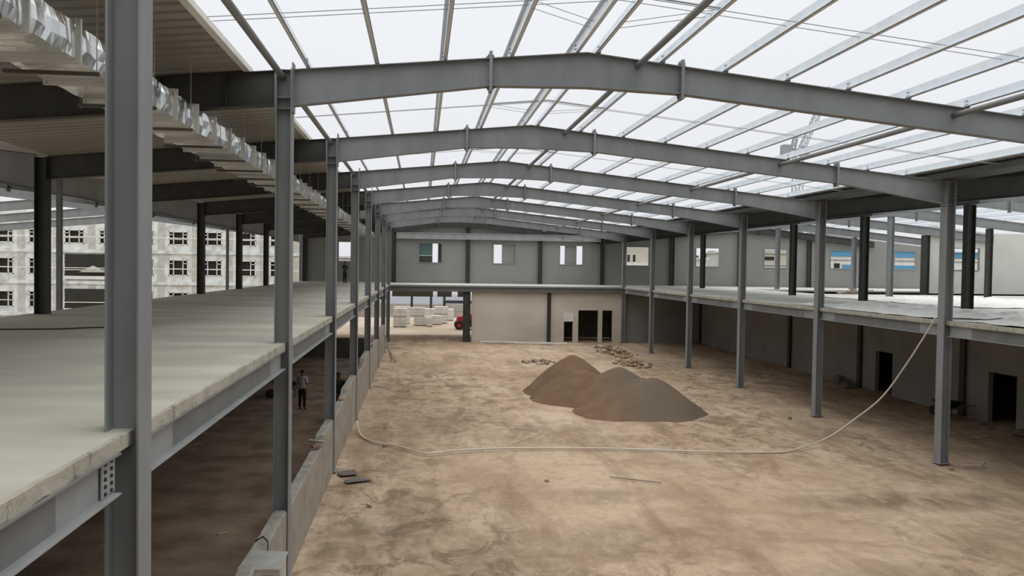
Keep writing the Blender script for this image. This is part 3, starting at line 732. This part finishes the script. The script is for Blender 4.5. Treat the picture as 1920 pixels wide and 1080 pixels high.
for n, y in enumerate(yb):
    h = thing('duct_hanger', 'dark angle bar hanger under the foil duct, %s' % (('%s from the camera' % NUM[n]) if n < 13 else ['fourteenth', 'fifteenth', 'sixteenth', 'seventeenth', 'eighteenth', 'nineteenth', 'farthest'][n - 13] + ' from the camera'), 'hanger', (-4.17, y, DZ0 - .1))
    MB().box(DX0 - .12, DX1 + .1, y - .025, y + .025, DZ0 - .09, DZ0 - .05).build('angle_bar', 'rust', h)
    for x in (DX0 - .09, DX1 + .07):
        MB().tube([(x, y, DZ0 - .11), (x, y, T(x) + .055)], .006, 5).build('hanger_rod', 'rod', h)
t = thing('duct_outlet_box', 'small grey box hung at the left column row far back, beside the duct', 'box', (-3.1, 45, 2.5))
MB().box(-3.35, -2.85, 44.7, 45.3, 2.5, 2.95).build('body', 'beam_light', t, bevel=.02)
MB().box(-3.3, -2.9, 44.6, 44.7, 2.42, 2.5).build('grille', 'steel_dark', t)
MB().tube([(-3.1, 45, 2.95), (-3.1, 45, T(-3.1))], .01, 6).build('hanger_rod', 'rod', t)

# ---------------------------------------------------------------- sand pile
mb = MB(); nx, ny = 110, 130
peaks = [(7.2, 38.0, 2.0, .80), (7.25, 35.9, 1.5, .62), (8.8, 35.3, 1.72, .64), (8.9, 32.75, 1.28, .52), (9.65, 32.9, 1.6, .74), (9.3, 33.4, 1.5, .66)]
for j in range(ny + 1):
    for i in range(nx + 1):
        x = 3.4 + 9.8 * i / nx; y = 28.6 + 12.4 * j / ny
        h = -1
        for (px, py, ph, sl) in peaks:
            wob = 1 + .10 * mnoise.noise(Vector((x * .7, y * .7, px)))
            r = math.hypot(x - px, y - py) * wob
            h = max(h, ph - sl * math.sqrt(r * r + .12))
        h += .035 * mnoise.noise(Vector((x * 2, y * 2, 0))) + .02 * mnoise.noise(Vector((x * 6, y * 6, 2)))
        mb.v.append((x, y, ZG + max(h, -.25)))
for j in range(ny):
    for i in range(nx):
        a = j * (nx + 1) + i; q = (a, a + 1, a + nx + 2, a + nx + 1)
        if max(mb.v[v][2] for v in q) > ZG - .2: mb.f.append(q)
tag(mb.build('sand_pile', 'sand', smooth=True, origin=(8.2, 34.6, ZG)), 'big two-humped heap of brown and grey sand on the dirt floor', 'sand pile')

# ---------------------------------------------------------------- rubble heaps of broken brick
def rough_brick(seed):
    r = random.Random(seed); a, b, c = .12 * r.uniform(.7, 1.15), .07 * r.uniform(.8, 1.3), .05 * r.uniform(.8, 1.4)
    me = bpy.data.meshes.new('broken_brick'); bm = bmesh.new(); bmesh.ops.create_cube(bm, size=2)
    for v in bm.verts: v.co = Vector((v.co.x * a, v.co.y * b, v.co.z * c)) + Vector([r.uniform(-.02, .02) for _ in range(3)])
    bmesh.ops.bevel(bm, geom=bm.edges[:], offset=.012, segments=1, affect='EDGES'); bm.to_mesh(me); bm.free()
    me.materials.append(M['bricks'] if seed % 4 else M['stone']); return me
bms = [rough_brick(i) for i in range(8)]
def heap(cx, cy, sx_, sy_, n, hmax, label, group, scale=1.0):
    for i in range(n):
        a = R.uniform(0, 2 * math.pi); q = math.sqrt(R.random())
        x = cx + math.cos(a) * q * sx_; y = cy + math.sin(a) * q * sy_
        z = ZG + .02 + hmax * (1 - q) * R.random()
        o = bpy.data.objects.new('broken_brick', R.choice(bms)); col.objects.link(o)
        o.location = (x, y, z + G); o.rotation_euler = (R.uniform(-.5, .5), R.uniform(-.5, .5), R.uniform(0, 6.28)); o.scale = (scale,) * 3
        tag(o, label, 'brick', group)
heap(13.4, 56.0, .95, 4.0, 80, .55, 'broken brick in the far rubble heap behind the sand', 'broken bricks of the far heap', 1.35)
heap(13.0, 49.0, 1.1, 1.9, 45, .22, 'broken brick in the flat scatter behind the right sand hump', 'broken bricks of the near scatter', 1.25)
heap(7.3, 49.8, 1.0, .9, 22, .12, 'broken brick in the small scatter left behind the sand', 'broken bricks of the small scatter', 1.2)
# loose stones on the floor: each its own
spots = [(-1.2, 20.0, 'near the low wall at the frame front'), (-1.1, 26.6, 'just in front of the left end of the hose'), (14.9, 46, 'near a middle right column'), (16.9, 42.6, 'beside the fourth right column'), (15.0, 26.2, 'beside the hose below the right slab'), (15.9, 22.7, 'at the foot of the near right column'), (14.7, 31.0, 'before the second right column'), (-5.2, 23.5, 'in the shade, farthest one near the person in white'), (-4.2, 18, 'in the shade beside the second left column'), (-6.0, 27.4, 'deep in the shade at left'), (-5.0, 15.6, 'in the shade near the big column'), (3.5, 22, 'alone in front of the hose'), (.5, 53, 'far back at left of the dirt hall'), (14.7, 54, 'right of the far rubble heap')]
for n, (x, y, w_) in enumerate(spots):
    o = bpy.data.objects.new('rubble_lump', bms[n % 8]); col.objects.link(o); o.location = (x, y, .0); o.rotation_euler = (R.uniform(-.3, .3), 0, R.uniform(0, 6)); o.scale = (R.uniform(.45, .8),) * 3
    tag(o, 'small lump of rubble, ' + w_, 'rubble')

# ---------------------------------------------------------------- hose
def smoothp(P, n=10):
    P = [Vector(p) for p in P]; out = []
    for i in range(len(P) - 1):
        p0 = P[max(i - 1, 0)]; p1 = P[i]; p2 = P[i + 1]; p3 = P[min(i + 2, len(P) - 1)]
        for j in range(n):
            t = j / n
            out.append(.5 * ((2 * p1) + (-p0 + p2) * t + (2 * p0 - 5 * p1 + 4 * p2 - p3) * t * t + (-p0 + 3 * p1 - 3 * p2 + p3) * t ** 3))
    out.append(P[-1]); return out
hz = ZG + .03
P = [(-2.25, 29.6, ZG + .25), (-2.0, 28.2, hz), (-1.51, 27.06, hz), (-.9, 26.6, hz), (-.3, 25.9, hz), (.23, 25.3, hz), (1.3, 25.7, hz), (2.97, 25.9, hz), (6.24, 25.7, hz), (8.74, 25.2, hz), (11.13, 24.91, hz), (12.1, 25.2, hz), (13.6, 25.9, ZG + .25), (14.6, 25.9, -4.95), (15.2, 25.3, -4.1), (15.6, 24.6, -2.9), (15.88, 23.9, -1.7), (15.95, 23.75, -1.38)]
tag(MB().tube(smoothp(P), .028, 8).build('water_hose', 'hose', smooth=True), 'long white hose lying across the dirt floor and rising to the right slab', 'hose')
P = [(2.3, 28.3, hz), (2.6, 29.0, hz), (3.6, 29.2, hz), (4.3, 28.6, hz), (3.6, 27.4, hz), (2.9, 26.6, hz)]
tag(MB().tube(smoothp(P), .012, 6).build('string', 'hose', smooth=True), 'thin pale string loop beside the hose on the dirt floor', 'string')
# planks / profiles on the floor at the rear
for n, (xa, ya, xb, yb_) in enumerate([(4.6, 63.0, 7.4, 62.6), (7.2, 62.2, 10.0, 62.0), (9.2, 61.7, 11.2, 61.6)]):
    d = Vector((xb - xa, yb_ - ya, 0)).normalized(); nrm = Vector((-d.y, d.x, 0)) * .11
    b = [(xa - nrm.x, ya - nrm.y), (xb - nrm.x, yb_ - nrm.y), (xb + nrm.x, yb_ + nrm.y), (xa + nrm.x, ya + nrm.y)]
    tag(MB().hexa([(p[0], p[1], ZG) for p in b], [(p[0], p[1], ZG + .11) for p in b]).build('long_board', 'white'), 'pale long board lying at the foot of the rear wall, %s from the left' % NUM[n], 'board')
for n, (x0, y0, x1, y1, z) in enumerate([(-1.75, 50.6, -2.28, 51.2, -4.2), (-1.5, 49.8, -2.25, 50.6, -4.7)]):
    tag(MB().tube([(x0, y0, ZG), (x1, y1, z)], .08, 4).build('leaning_plank', 'timber'), ['tall', 'short'][n] + ' plank leaning on a far left column', 'plank')
tag(MB().tube([(5.3, 22.2, ZG + .03), (6.6, 21.5, ZG + .03)], .02, 5).build('stick', 'timber'), 'thin stick lying on the dirt floor in front of the hose', 'stick')
def flat_sheet(cx, cy, w, h, rz, label):
    mb = MB(); n = 10
    for j in range(n + 1):
        for i in range(n + 1):
            a = (i / n - .5) * w; b = (j / n - .5) * h * (1 - .25 * abs(i / n - .5))
            x = cx + a * math.cos(rz) - b * math.sin(rz); y = cy + a * math.sin(rz) + b * math.cos(rz)
            mb.v.append((x, y, ZG + .02 + .02 * mnoise.noise(Vector((x * 4, y * 4, 0)))))
    for j in range(n):
        for i in range(n):
            a = j * (n + 1) + i; mb.f.append((a, a + 1, a + n + 2, a + n + 1))
    o = mb.build('sheet_scrap', 'brick_dark'); m_ = o.modifiers.new('s', 'SOLIDIFY'); m_.thickness = .015
    tag(o, label, 'scrap')
flat_sheet(-2.0, 23.1, .5, .5, .3, 'dark flat scrap beside the foot of the third left column, nearer the wall')
flat_sheet(-1.65, 22.3, .7, .3, .4, 'dark flat scrap lying just in front of the other one')

# ---------------------------------------------------------------- plastic film on the right slab
def film(x0, x1, y0, y1, amp, label, seed):
    mb = MB(); nx, ny = 50, 60
    for j in range(ny + 1):
        for i in range(nx + 1):
            u, v = i / nx, j / ny
            x = x0 + (x1 - x0) * u; y = y0 + (y1 - y0) * v
            ed = min(u, 1 - u, v, 1 - v) * 8
            x += .5 * mnoise.noise(Vector((v * 5, seed, u))) * (1 - min(ed, 1)); y += .9 * mnoise.noise(Vector((u * 5, seed, 4))) * (1 - min(ed, 1))
            q = mnoise.noise(Vector((x * 1.1, y * .6, seed))); q2 = mnoise.noise(Vector((x * 4, y * 2, seed)))
            z = ZS + .03 + amp * max(0, abs(q) * .7 + q2 * .3) * min(1, ed + .15)
            mb.v.append((max(x, 16.06), y, z))
    for j in range(ny):
        for i in range(nx):
            a = j * (nx + 1) + i; mb.f.append((a, a + 1, a + nx + 2, a + nx + 1))
    o = mb.build('plastic_film', 'plastic', smooth=True); s_ = o.modifiers.new('s', 'SOLIDIFY'); s_.thickness = .012
    tag(o, label, 'plastic film')
film(16.1, 21.5, 24.2, 34.0, .42, 'crumpled white plastic film on the right slab left of the near right column', 3)
film(16.1, 24.0, 14.5, 23.0, .38, 'crumpled white plastic film on the right slab at the frame edge', 8)
film(22.8, 33.0, 32.0, 45.0, .3, 'rumpled white plastic film further back on the right slab', 12)
t = thing('debris_pile', 'small pile of offcuts on the far edge of the right slab beside a thin post', 'debris', (28.0, 50.2, ZS - .0))
for i in range(7):
    a = R.uniform(0, 3.1); L = R.uniform(.5, 1.2)
    MB().tube([(27.6 + i * .2 - math.cos(a) * L, 50.2, ZS + .04 + .04 * i), (27.6 + i * .2 + math.cos(a) * L, 50.3, ZS + .08 + abs(math.sin(a)) * .4)], .05, 4).build('offcut', 'timber', t)

# ---------------------------------------------------------------- wheelbarrow and bits in the right aisle shade
def wheelbarrow(x, y, label, rz=0):
    t = thing('wheelbarrow', label, 'wheelbarrow', (x, y, ZG)); t['_local'] = 1; t.rotation_euler = (0, 0, rz)
    MB().hexa([(-.25, -.2, .35), (.25, -.2, .35), (.25, .2, .35), (-.25, .2, .35)], [(-.45, -.33, .68), (.5, -.33, .68), (.5, .33, .68), (-.45, .33, .68)]).build('tray', 'dark', t)
    MB().cyl((.62, 0, .2), (0, 1, 0), .2, .08, 16).build('wheel', 'tyre', t)
    for s_ in (-1, 1):
        MB().tube([(.62, s_ * .08, .2), (-.2, s_ * .25, .34), (-1.0, s_ * .3, .62)], .02, 6).build('handle', 'rust', t)
        MB().tube([(-.35, s_ * .25, .36), (-.4, s_ * .27, .0)], .018, 6).build('leg', 'rust', t)
    del t['_local']
    return t
wheelbarrow(21.4, 30.9, 'dark wheelbarrow in the shade against the right lower wall', 1.9)
wheelbarrow(-5.9, 36.5, 'dark wheelbarrow in the shade under the left slab beside the person in white', 3.6)
for n, (x, y, a, b, c) in enumerate([(21.9, 40.5, .5, .8, .45), (21.7, 39.2, .7, .9, .25), (21.9, 27.2, .5, 1.0, .2)]):
    tag(MB().hexa([(x - a / 2, y - b / 2, ZG), (x + a / 2, y - b / 2, ZG), (x + a / 2, y + b / 2, ZG), (x - a / 2, y + b / 2, ZG)], [(x - a / 3, y - b / 3, ZG + c), (x + a / 3, y - b / 2.6, ZG + c * .9), (x + a / 3.2, y + b / 3, ZG + c), (x - a / 2.6, y + b / 3, ZG + c * .85)]).build('cement_bag', 'brick_dark', bevel=.05), 'dark full sack slumped by the right lower wall, ' + ['behind the doorway post', 'left of the far doorway', 'past the near doorway'][n], 'sack')
MB_ = MB().tube([(19.6, 24.0, ZG + .04), (20.3, 23.8, ZG + .04), (21.0, 24.1, ZG + .05)], .05, 5)
tag(MB_.build('offcut', 'stone'), 'pale offcut lying before the near right doorway', 'offcut')
tag(MB().tube([(16.3, 22.9, ZG + .04), (16.9, 22.8, ZG + .04), (17.3, 23.1, ZG + .06)], .035, 5).build('offcut', 'stone'), 'pale crooked offcut at the foot of the near right column', 'offcut')

# ---------------------------------------------------------------- people
def skin_mesh(name, verts, edges, radii, m, parent, root=0, sub=1):
    me = bpy.data.meshes.new(name); me.from_pydata(verts, edges, []); me.materials.append(M[m])
    o = bpy.data.objects.new(name, me); col.objects.link(o); o.parent = parent
    sk = o.modifiers.new('skin', 'SKIN')
    lay = me.skin_vertices[0] if me.skin_vertices else None
    if lay is None:
        bm = bmesh.new(); bm.from_mesh(me); bm.verts.layers.skin.verify(); bm.to_mesh(me); bm.free(); lay = me.skin_vertices[0]
    for i, r in enumerate(radii):
        lay.data[i].radius = (r, r) if not isinstance(r, tuple) else r
        lay.data[i].use_root = (i == root)
    sk.use_smooth_shade = True
    s_ = o.modifiers.new('sub', 'SUBSURF'); s_.levels = sub; s_.render_levels = 2
    return o
def person(x, y, zf, rz, shirt, label, arms='down', scale=1.0):
    t = thing('person', label, 'person', (x, y, zf)); t.rotation_euler = (0, 0, rz); t.scale = (scale,) * 3
    # faces -Y locally
    V = [(0, 0, .93), (0, .01, 1.08), (0, .0, 1.25), (0, 0, 1.40), (0, -.005, 1.50), (0, -.01, 1.60), (0, -.015, 1.70)]
    Rr = [(.14, .10), (.12, .095), (.145, .10), (.12, .08), (.05, .05), (.078, .09), (.072, .085)]
    E = [(0, 1), (1, 2), (2, 3), (3, 4), (4, 5), (5, 6)]
    def add(p, r, frm): V.append(p); Rr.append(r); E.append((frm, len(V) - 1)); return len(V) - 1
    for s_ in (-1, 1):
        a = add((s_ * .10, .0, .86), .085, 0); a = add((s_ * .11, -.01, .50), .06, a); a = add((s_ * .12, .02, .10), .04, a); a = add((s_ * .13, -.10, .04), .035, a)
        b = add((s_ * .19, .0, 1.40), .055, 3)
        if arms == 'down': el, wr = (s_ * .25, .03, 1.12), (s_ * .24, -.06, .86)
        else: el, wr = (s_ * .25, -.02, 1.14), (s_ * .10, -.25, 1.18)
        b = add(el, .042, b); b = add(wr, .028, b)
        d = (Vector(wr) - Vector(el)).normalized(); h = Vector(wr) + d * .07
        b = add(tuple(h), .03, b)
        lat = Vector((0, 1, 0)) if arms == 'down' else Vector((0, 0, 1))
        for i, (off, ln) in enumerate(((-.03, .075), (-.01, .09), (.01, .085), (.03, .065))):
            f = add(tuple(h + lat * off + d * .04), .011, b); add(tuple(h + lat * off + d * (.04 + ln)) , .009, f)
        th = add(tuple(h - lat * .045 + d * .0), .011, b); add(tuple(h - lat * .06 + d * .04), .009, th)
    body = skin_mesh('body', V, E, Rr, 'skin', t)
    # face: nose, ears, eyes, mouth
    f = MB(); f.poly([(-.014, -.10, 1.60), (.014, -.10, 1.60), (0, -.125, 1.605), (0, -.098, 1.65)], [(0, 1, 2), (0, 2, 3), (1, 3, 2)])
    for s_ in (-1, 1): f.box(s_ * .078 - .008, s_ * .078 + .008, -.02, .02, 1.60, 1.66)
    t['_local'] = 1
    f.build('nose_and_ears', 'skin', t)
    e_ = MB(); e_.box(-.042, -.020, -.105, -.09, 1.645, 1.657).box(.020, .042, -.105, -.09, 1.645, 1.657).box(-.025, .025, -.102, -.088, 1.567, 1.575); e_.build('eyes_and_mouth', 'hair', t)
    del t['_local']
    skin_mesh('hair', [(0, .02, 1.62), (0, .005, 1.70), (0, -.03, 1.745)], [(0, 1), (1, 2)], [(.075, .085), (.085, .095), (.06, .06)], 'hair', t)
    sv = [(0, .0, .86), (0, .01, 1.08), (0, 0, 1.25), (0, 0, 1.41), (0, 0, 1.47)]; sr = [(.175, .13), (.15, .12), (.17, .125), (.14, .10), (.06, .06)]; se = [(0, 1), (1, 2), (2, 3), (3, 4)]
    for s_ in (-1, 1):
        sv.append((s_ * .20, 0, 1.40)); sr.append(.07); se.append((3, len(sv) - 1))
        el = (s_ * .255, .03, 1.12) if arms == 'down' else (s_ * .255, -.02, 1.14)
        sv.append(el); sr.append(.056); se.append((len(sv) - 2, len(sv) - 1))
    skin_mesh('shirt', sv, se, sr, shirt, t)
    tv = [(0, 0, .92)]; tr = [(.15, .115)]; te = []
    for s_ in (-1, 1):
        tv.append((s_ * .10, 0, .82)); tr.append(.10); te.append((0, len(tv) - 1))
        tv.append((s_ * .11, -.01, .50)); tr.append(.078); te.append((len(tv) - 2, len(tv) - 1))
        tv.append((s_ * .12, .02, .10)); tr.append(.06); te.append((len(tv) - 2, len(tv) - 1))
    skin_mesh('trousers', tv, te, tr, 'trouser', t)
    for s_ in (-1, 1):
        skin_mesh('shoe', [(s_ * .12, .05, .045), (s_ * .125, -.04, .045), (s_ * .135, -.15, .035)], [(0, 1), (1, 2)], [.045, .045, .035], 'tyre', t)
    return t
person(-4.71, 33.4, ZG, 2.7, 'shirt_white', 'person in a white shirt and dark trousers standing in the shade under the left slab', 'front', .92)
person(-3.1, 31.6, ZG, .4, 'shirt_dark', 'person in dark clothes standing in the shade behind the low wall', 'down', 1.0)
person(-6.15, 67.0, ZS, .9, 'shirt_dark', 'small far person in dark clothes standing on the left slab near the rear window', 'front', 1.0)

# ---------------------------------------------------------------- outside, seen through the rear opening
def block_stack(cx, cy, w, d, h, z, label):
    t = thing('block_stack', label, 'block stack', (cx, cy, z))
    mb = MB(); rows = max(1, int(h / .25)); cols = max(1, int(w / .6)); bw = w / cols; bh = h / rows
    for i in range(cols):
        for j in range(rows):
            mb.box(cx - w / 2 + i * bw + .008, cx - w / 2 + (i + 1) * bw - .008, cy - d / 2, cy + d / 2, z + .1 + j * bh + .006, z + .1 + (j + 1) * bh - .006)
    mb.build('blocks', 'aac', t)
    p = MB()
    for i in (-.4, 0, .4): p.box(cx + i * w - .05, cx + i * w + .05, cy - d / 2, cy + d / 2, z, z + .08)
    p.box(cx - w / 2, cx + w / 2, cy - d / 2, cy + d / 2, z + .08, z + .1)
    p.build('pallet', 'timber', t)
S = [(-2.0, 80, 1.3, 1.0, .9, ZG - .12, 'lower front stack at the far left'), (-2.0, 80.0, 1.3, 1.0, .7, ZG + .9, 'stack resting on the far left one'), (.0, 82, 1.4, 1.0, .85, ZG - .12, 'stack carrying a big upper block stack'), (-.35, 82, 1.5, 1.0, .75, ZG + .86, 'big upper stack tilted over the others'), (1.45, 83.5, 1.3, 1, .85, ZG - .12, 'stack in the middle of the group'), (2.05, 85.5, 1.4, 1, .85, ZG - .12, 'right stack of the group'), (2.1, 85.5, 1.4, 1, .7, ZG + .86, 'stack on top of the right one'), (2.9, 90, 1.4, 1, 1.2, ZG - .12, 'single low stack behind the right one'), (-1.9, 84.5, 1.6, 1, 1.7, ZG - .12, 'tall stack behind the far left ones'), (1.0, 87.5, 1.7, 1, 1.35, ZG - .12, 'wide stack behind the middle one'), (.85, 80.8, .6, .8, .85, ZG - .12, 'narrow stack at the front')]
for s_ in S: block_stack(*s_[:6], 'pallet of pale aerated blocks outside, ' + s_[6])
# red tractor
t = thing('tractor', 'small red tractor parked outside, half hidden by the rear column', 'tractor', (4.3, 77.5, ZG - .12))
z = ZG - .12
MB().hexa([(3.3, 76.9, z + .6), (4.4, 76.9, z + .6), (4.4, 78.1, z + .6), (3.3, 78.1, z + .6)], [(3.45, 77.0, z + 1.25), (4.4, 76.95, z + 1.35), (4.4, 78.05, z + 1.35), (3.45, 78.0, z + 1.25)]).build('bonnet', 'red', t, bevel=.06)
MB().hexa([(4.3, 76.8, z + .5), (5.6, 76.8, z + .5), (5.6, 78.2, z + .5), (4.3, 78.2, z + .5)], [(4.5, 76.9, z + 1.5), (5.6, 76.9, z + 1.5), (5.6, 78.1, z + 1.5), (4.5, 78.1, z + 1.5)]).build('body', 'red', t, bevel=.05)
c = MB()
for x, y in ((4.5, 77), (4.5, 78), (5.5, 77), (5.5, 78)): c.tube([(x, y, z + 1.4), (x, y, z + 2.6)], .04, 6)
c.build('cab_posts', 'tyre', t); MB().box(4.3, 5.7, 76.8, 78.2, z + 2.6, z + 2.68).build('cab_roof', 'rust', t, bevel=.02)
for x, y, r_ in ((3.6, 76.8, .42), (3.6, 78.2, .42), (5.2, 76.7, .65), (5.2, 78.3, .65)):
    wv = MB().cyl((x, y, z + r_), (0, 1, 0), r_, .28, 20).build('wheel', 'tyre', t)
    sub_build(MB().cyl((x, y, z + r_), (0, 1, 0), r_ * .45, .3, 12), 'hub', 'red', wv, t)
for n, (x, y) in enumerate([(1.32, 108), (3.09, 108.4), (-1.2, 108)]):
    tag(MB().box(x - .16, x + .16, y - .16, y + .16, ZG - .2, -1.5).build('concrete_post', 'steel_dark'), 'dark post far outside the rear opening, ' + ['middle one', 'right one', 'left one behind the stacks'][n], 'post')
tag(MB().box(2.9, 8, 108.1, 108.3, -4.9, -4.5).build('rail', 'steel_dark'), 'dark low rail outside beyond the right post', 'rail')
struct(MB().box(-60, 60, 168, 168.5, ZG - .2, -5.1).build('wall_outside', 'white'), 'white boundary wall beyond the road')

# ---------------------------------------------------------------- buildings behind
def simple_building(x0, x1, y, d, z1, wall, label, wins, name='building', bands=()):
    t = thing(name, label, 'building', ((x0 + x1) / 2, y + d / 2, ZG - .12))
    MB().box(x0, x1, y, y + d, ZG - .12, z1).build('walls', wall, t)
    MB().box(x0 - .3, x1 + .3, y - .3, y + d + .3, z1, z1 + .25).build('roof', wall, t)
    for (a, b, c, e_) in wins:
        f = MB(); f.box(a - .06, a, y - .05, y + .02, c - .06, e_ + .06).box(b, b + .06, y - .05, y + .02, c - .06, e_ + .06).box(a, b, y - .05, y + .02, c - .06, c).box(a, b, y - .05, y + .02, e_, e_ + .06)
        fo = f.build('window', 'white', t)
        sub_build(MB().box(a, b, y - .03, y - .01, c, e_), 'pane', 'dark', fo, t)
    for (a, b, c, e_, mm) in bands: MB().box(a, b, y - .12, y - .02, c, e_).build('band', mm, t)
simple_building(25, 33, 110, 10, 3.6, 'cream', 'cream building with two narrow dark windows seen through a rear window', [(28.2, 28.6, 1.0, 2.0), (29.0, 29.4, 1.0, 2.0)], bands=[(25, 33, -.6, .9, 'white')])
simple_building(36.5, 42.5, 118, 10, 1.6, 'white', 'low white building behind trees seen through a rear window', [])
simple_building(46, 56, 118, 10, 2.7, 'cream', 'pale building with a dark line seen through the white window', [(47.5, 50, 1.6, 2.2), (50.6, 53, 1.6, 2.2)], bands=[(46, 56, .7, .85, 'steel_dark'), (46, 56, -.5, .7, 'white')])
simple_building(57, 96, 122, 14, 3.4, 'white', 'long building with blue and white horizontal bands', [(64.6, 65.6, .6, 1.4)], bands=[(57, 96, 2.5, 3.4, 'blue'), (57, 64, .3, 1.35, 'blue'), (66, 80, .3, 1.2, 'blue'), (57, 96, 1.9, 1.95, 'steel_dark')])
simple_building(-17, -9.3, 118, 10, 1.0, 'white', 'small far building behind the left slab', [])
# a few trees beyond
def tree(x, y, z1, r_, label):
    t = thing('tree', label, 'tree', (x, y, ZG)); MB().tube([(x, y, ZG - .1), (x, y, z1 - r_)], .15, 6).build('trunk', 'timber', t)
    me = bpy.data.meshes.new('crown'); bm = bmesh.new(); bmesh.ops.create_icosphere(bm, subdivisions=4, radius=r_)
    for v in bm.verts:
        v.co *= 1 + .28 * mnoise.noise(v.co * 1.3 + Vector((x, 0, 0))) + .14 * mnoise.noise(v.co * 4)
        v.co.z *= .8
    bm.to_mesh(me); bm.free(); me.materials.append(M['foliage']); o = bpy.data.objects.new('crown', me); col.objects.link(o); o.parent = t; o.location = (0, 0, z1 - ZG - r_ * .8)
tree(47.6, 130, 3.1, 1.4, 'dark round tree seen through a rear window')
tree(44.6, 131, 2.7, 1.2, 'smaller dark tree beside the round one, through a rear window')

# unfinished white apartment block at left
t = thing('apartment_block', 'unfinished white apartment block with rows of dark windows outside at left', 'building', (-40, 96, ZG - .12))
YFc = 90.0
wx = [-15.2 - 3.5 * i for i in range(13)]
floors = [(1.85, 3.3), (-1.4, .3), (-4.85, -3.15)]
rec = (-37.0 + 0.0, -32.9)
mb = MB(); W_ = 1.0
xs = sorted(set([-62, -13.2] + [round(x - W_, 3) for x in wx] + [round(x + W_, 3) for x in wx]))
for a, b in zip(xs, xs[1:]):
    m_ = (a + b) / 2
    if any(abs(m_ - x) < W_ for x in wx):
        zz = ZG - .12
        for (z0, z1) in reversed(floors): mb.box(a, b, YFc, YFc + .3, zz, z0); zz = z1
        mb.box(a, b, YFc, YFc + .3, zz, 5.2)
    else: mb.box(a, b, YFc, YFc + .3, ZG - .12, 5.2)
mb.build('front_wall', 'facade', t)
MB().box(-62, -13.2, YFc + .31, YFc + 12, ZG - .12, 5.2).build('dark_interior', 'dark', t)
for i, x in enumerate(wx):
    for (z0, z1) in floors:
        if rec[0] - .4 < x < rec[1] + .4 and z1 < 1.5 and x < -34: pass
        f = MB(); q = .09; y0, y1 = YFc - .04, YFc + .1
        f.box(x - W_, x - W_ + q, y0, y1, z0, z1).box(x + W_ - q, x + W_, y0, y1, z0, z1).box(x - W_, x + W_, y0, y1, z0, z0 + q).box(x - W_, x + W_, y0, y1, z1 - q, z1)
        f.box(x - .52, x - .44, y0, y1, z0, z1).box(x + .44, x + .52, y0, y1, z0, z1)
        f.box(x - W_, x + W_, y0, y1, z0 + (z1 - z0) * .40, z0 + (z1 - z0) * .40 + .08)
        f.box(x - W_, x - .44, y0, y1, z0 + (z1 - z0) * .74, z0 + (z1 - z0) * .74 + .07).box(x + .44, x + W_, y0, y1, z0 + (z1 - z0) * .74, z0 + (z1 - z0) * .74 + .07)
        f.build('window', 'white', t)
for z in (1.35, -1.95 + .0, -5.3):                           # string courses
    MB().box(-62, -13.1, YFc - .18, YFc + .0, z - .45, z - .1).build('floor_band', 'facade', t)
for x in [v + 1.75 for v in wx]:
    MB().box(x - .33, x + .33, YFc - .06, YFc, ZG - .12, 4.2).build('pier', 'facade2', t)
for (z0, z1) in ((-1.9, .75), (-5.3, -2.9)):                  # balcony recesses, their shade painted as flat dark panels
    b = MB().box(-37.1, -33.0, YFc - .12, YFc - .02, z0, z1).build('balcony_shade', 'dark', t)
    sub_build(MB().box(-37.1, -33.0, YFc - .3, YFc - .2, z0 + .95, z0 + 1.03).box(-37.1, -33, YFc - .3, YFc - .2, z0 + .0, z0 + .35), 'railing', 'white', b, t)
MB().poly([(-35.6, YFc - .4, -1.15), (-32.9, YFc - .4, -1.15), (-34.2, YFc - .4, -.45), (-35.6, YFc - .13, -1.15), (-32.9, YFc - .13, -1.15), (-34.2, YFc - .13, -.45)], [(0, 1, 2), (5, 4, 3), (0, 3, 4, 1), (1, 4, 5, 2), (2, 5, 3, 0)]).build('pediment', 'facade2', t)
for n, z in enumerate((2.55, -1.0 + .3)):
    tag(MB().tube([(-60, YFc - .9, z), (-13, YFc - .9, z)], .04, 5).build('scaffold_pipe', 'white'), 'thin white pipe running along the apartment block front, ' + ['upper one', 'lower one'][n], 'pipe')

# ---------------------------------------------------------------- tower crane in the sky
t = thing('tower_crane', 'distant tower crane with a raised lattice jib seen through the roof', 'crane', (71.7, 150, ZG))
def lattice(p0, p1, w, n, nm, r_=.09):
    p0, p1 = Vector(p0), Vector(p1); d = (p1 - p0).normalized(); a = d.cross(Vector((0, 1, 0))).normalized() * w / 2; b = Vector((0, 1, 0)) * w / 2
    m_ = MB(); cs = (a + b, a - b, -a - b, -a + b)
    for c_ in cs: m_.tube([p0 + c_, p1 + c_], r_, 4)
    for i in range(n):
        q0 = p0 + (p1 - p0) * i / n; q1 = p0 + (p1 - p0) * (i + 1) / n
        for j in range(4):
            m_.tube([q0 + cs[j], q1 + cs[(j + 1) % 4]], r_ * .6, 3); m_.tube([q1 + cs[j], q1 + cs[(j + 1) % 4]], r_ * .6, 3)
    m_.build(nm, 'crane', t)
lattice((71.7, 150, ZG), (71.7, 150, 22.5), 1.5, 16, 'mast')
lattice((72.2, 150, 23.2), (77.7, 150, 35.4), 1.0, 14, 'jib', .07)
lattice((73.0, 150, 23.0), (68.6, 150, 22.6), 1.1, 5, 'counter_jib')
MB().box(68.4, 70.0, 149.2, 150.8, 21.6, 24.2).build('counterweight', 'crane', t)
MB().box(72.4, 73.6, 149.2, 150.2, 22.4, 24.0).build('cab', 'crane', t)
lattice((70.6, 150, 23.2), (71.2, 150, 26.3), .7, 3, 'a_frame')
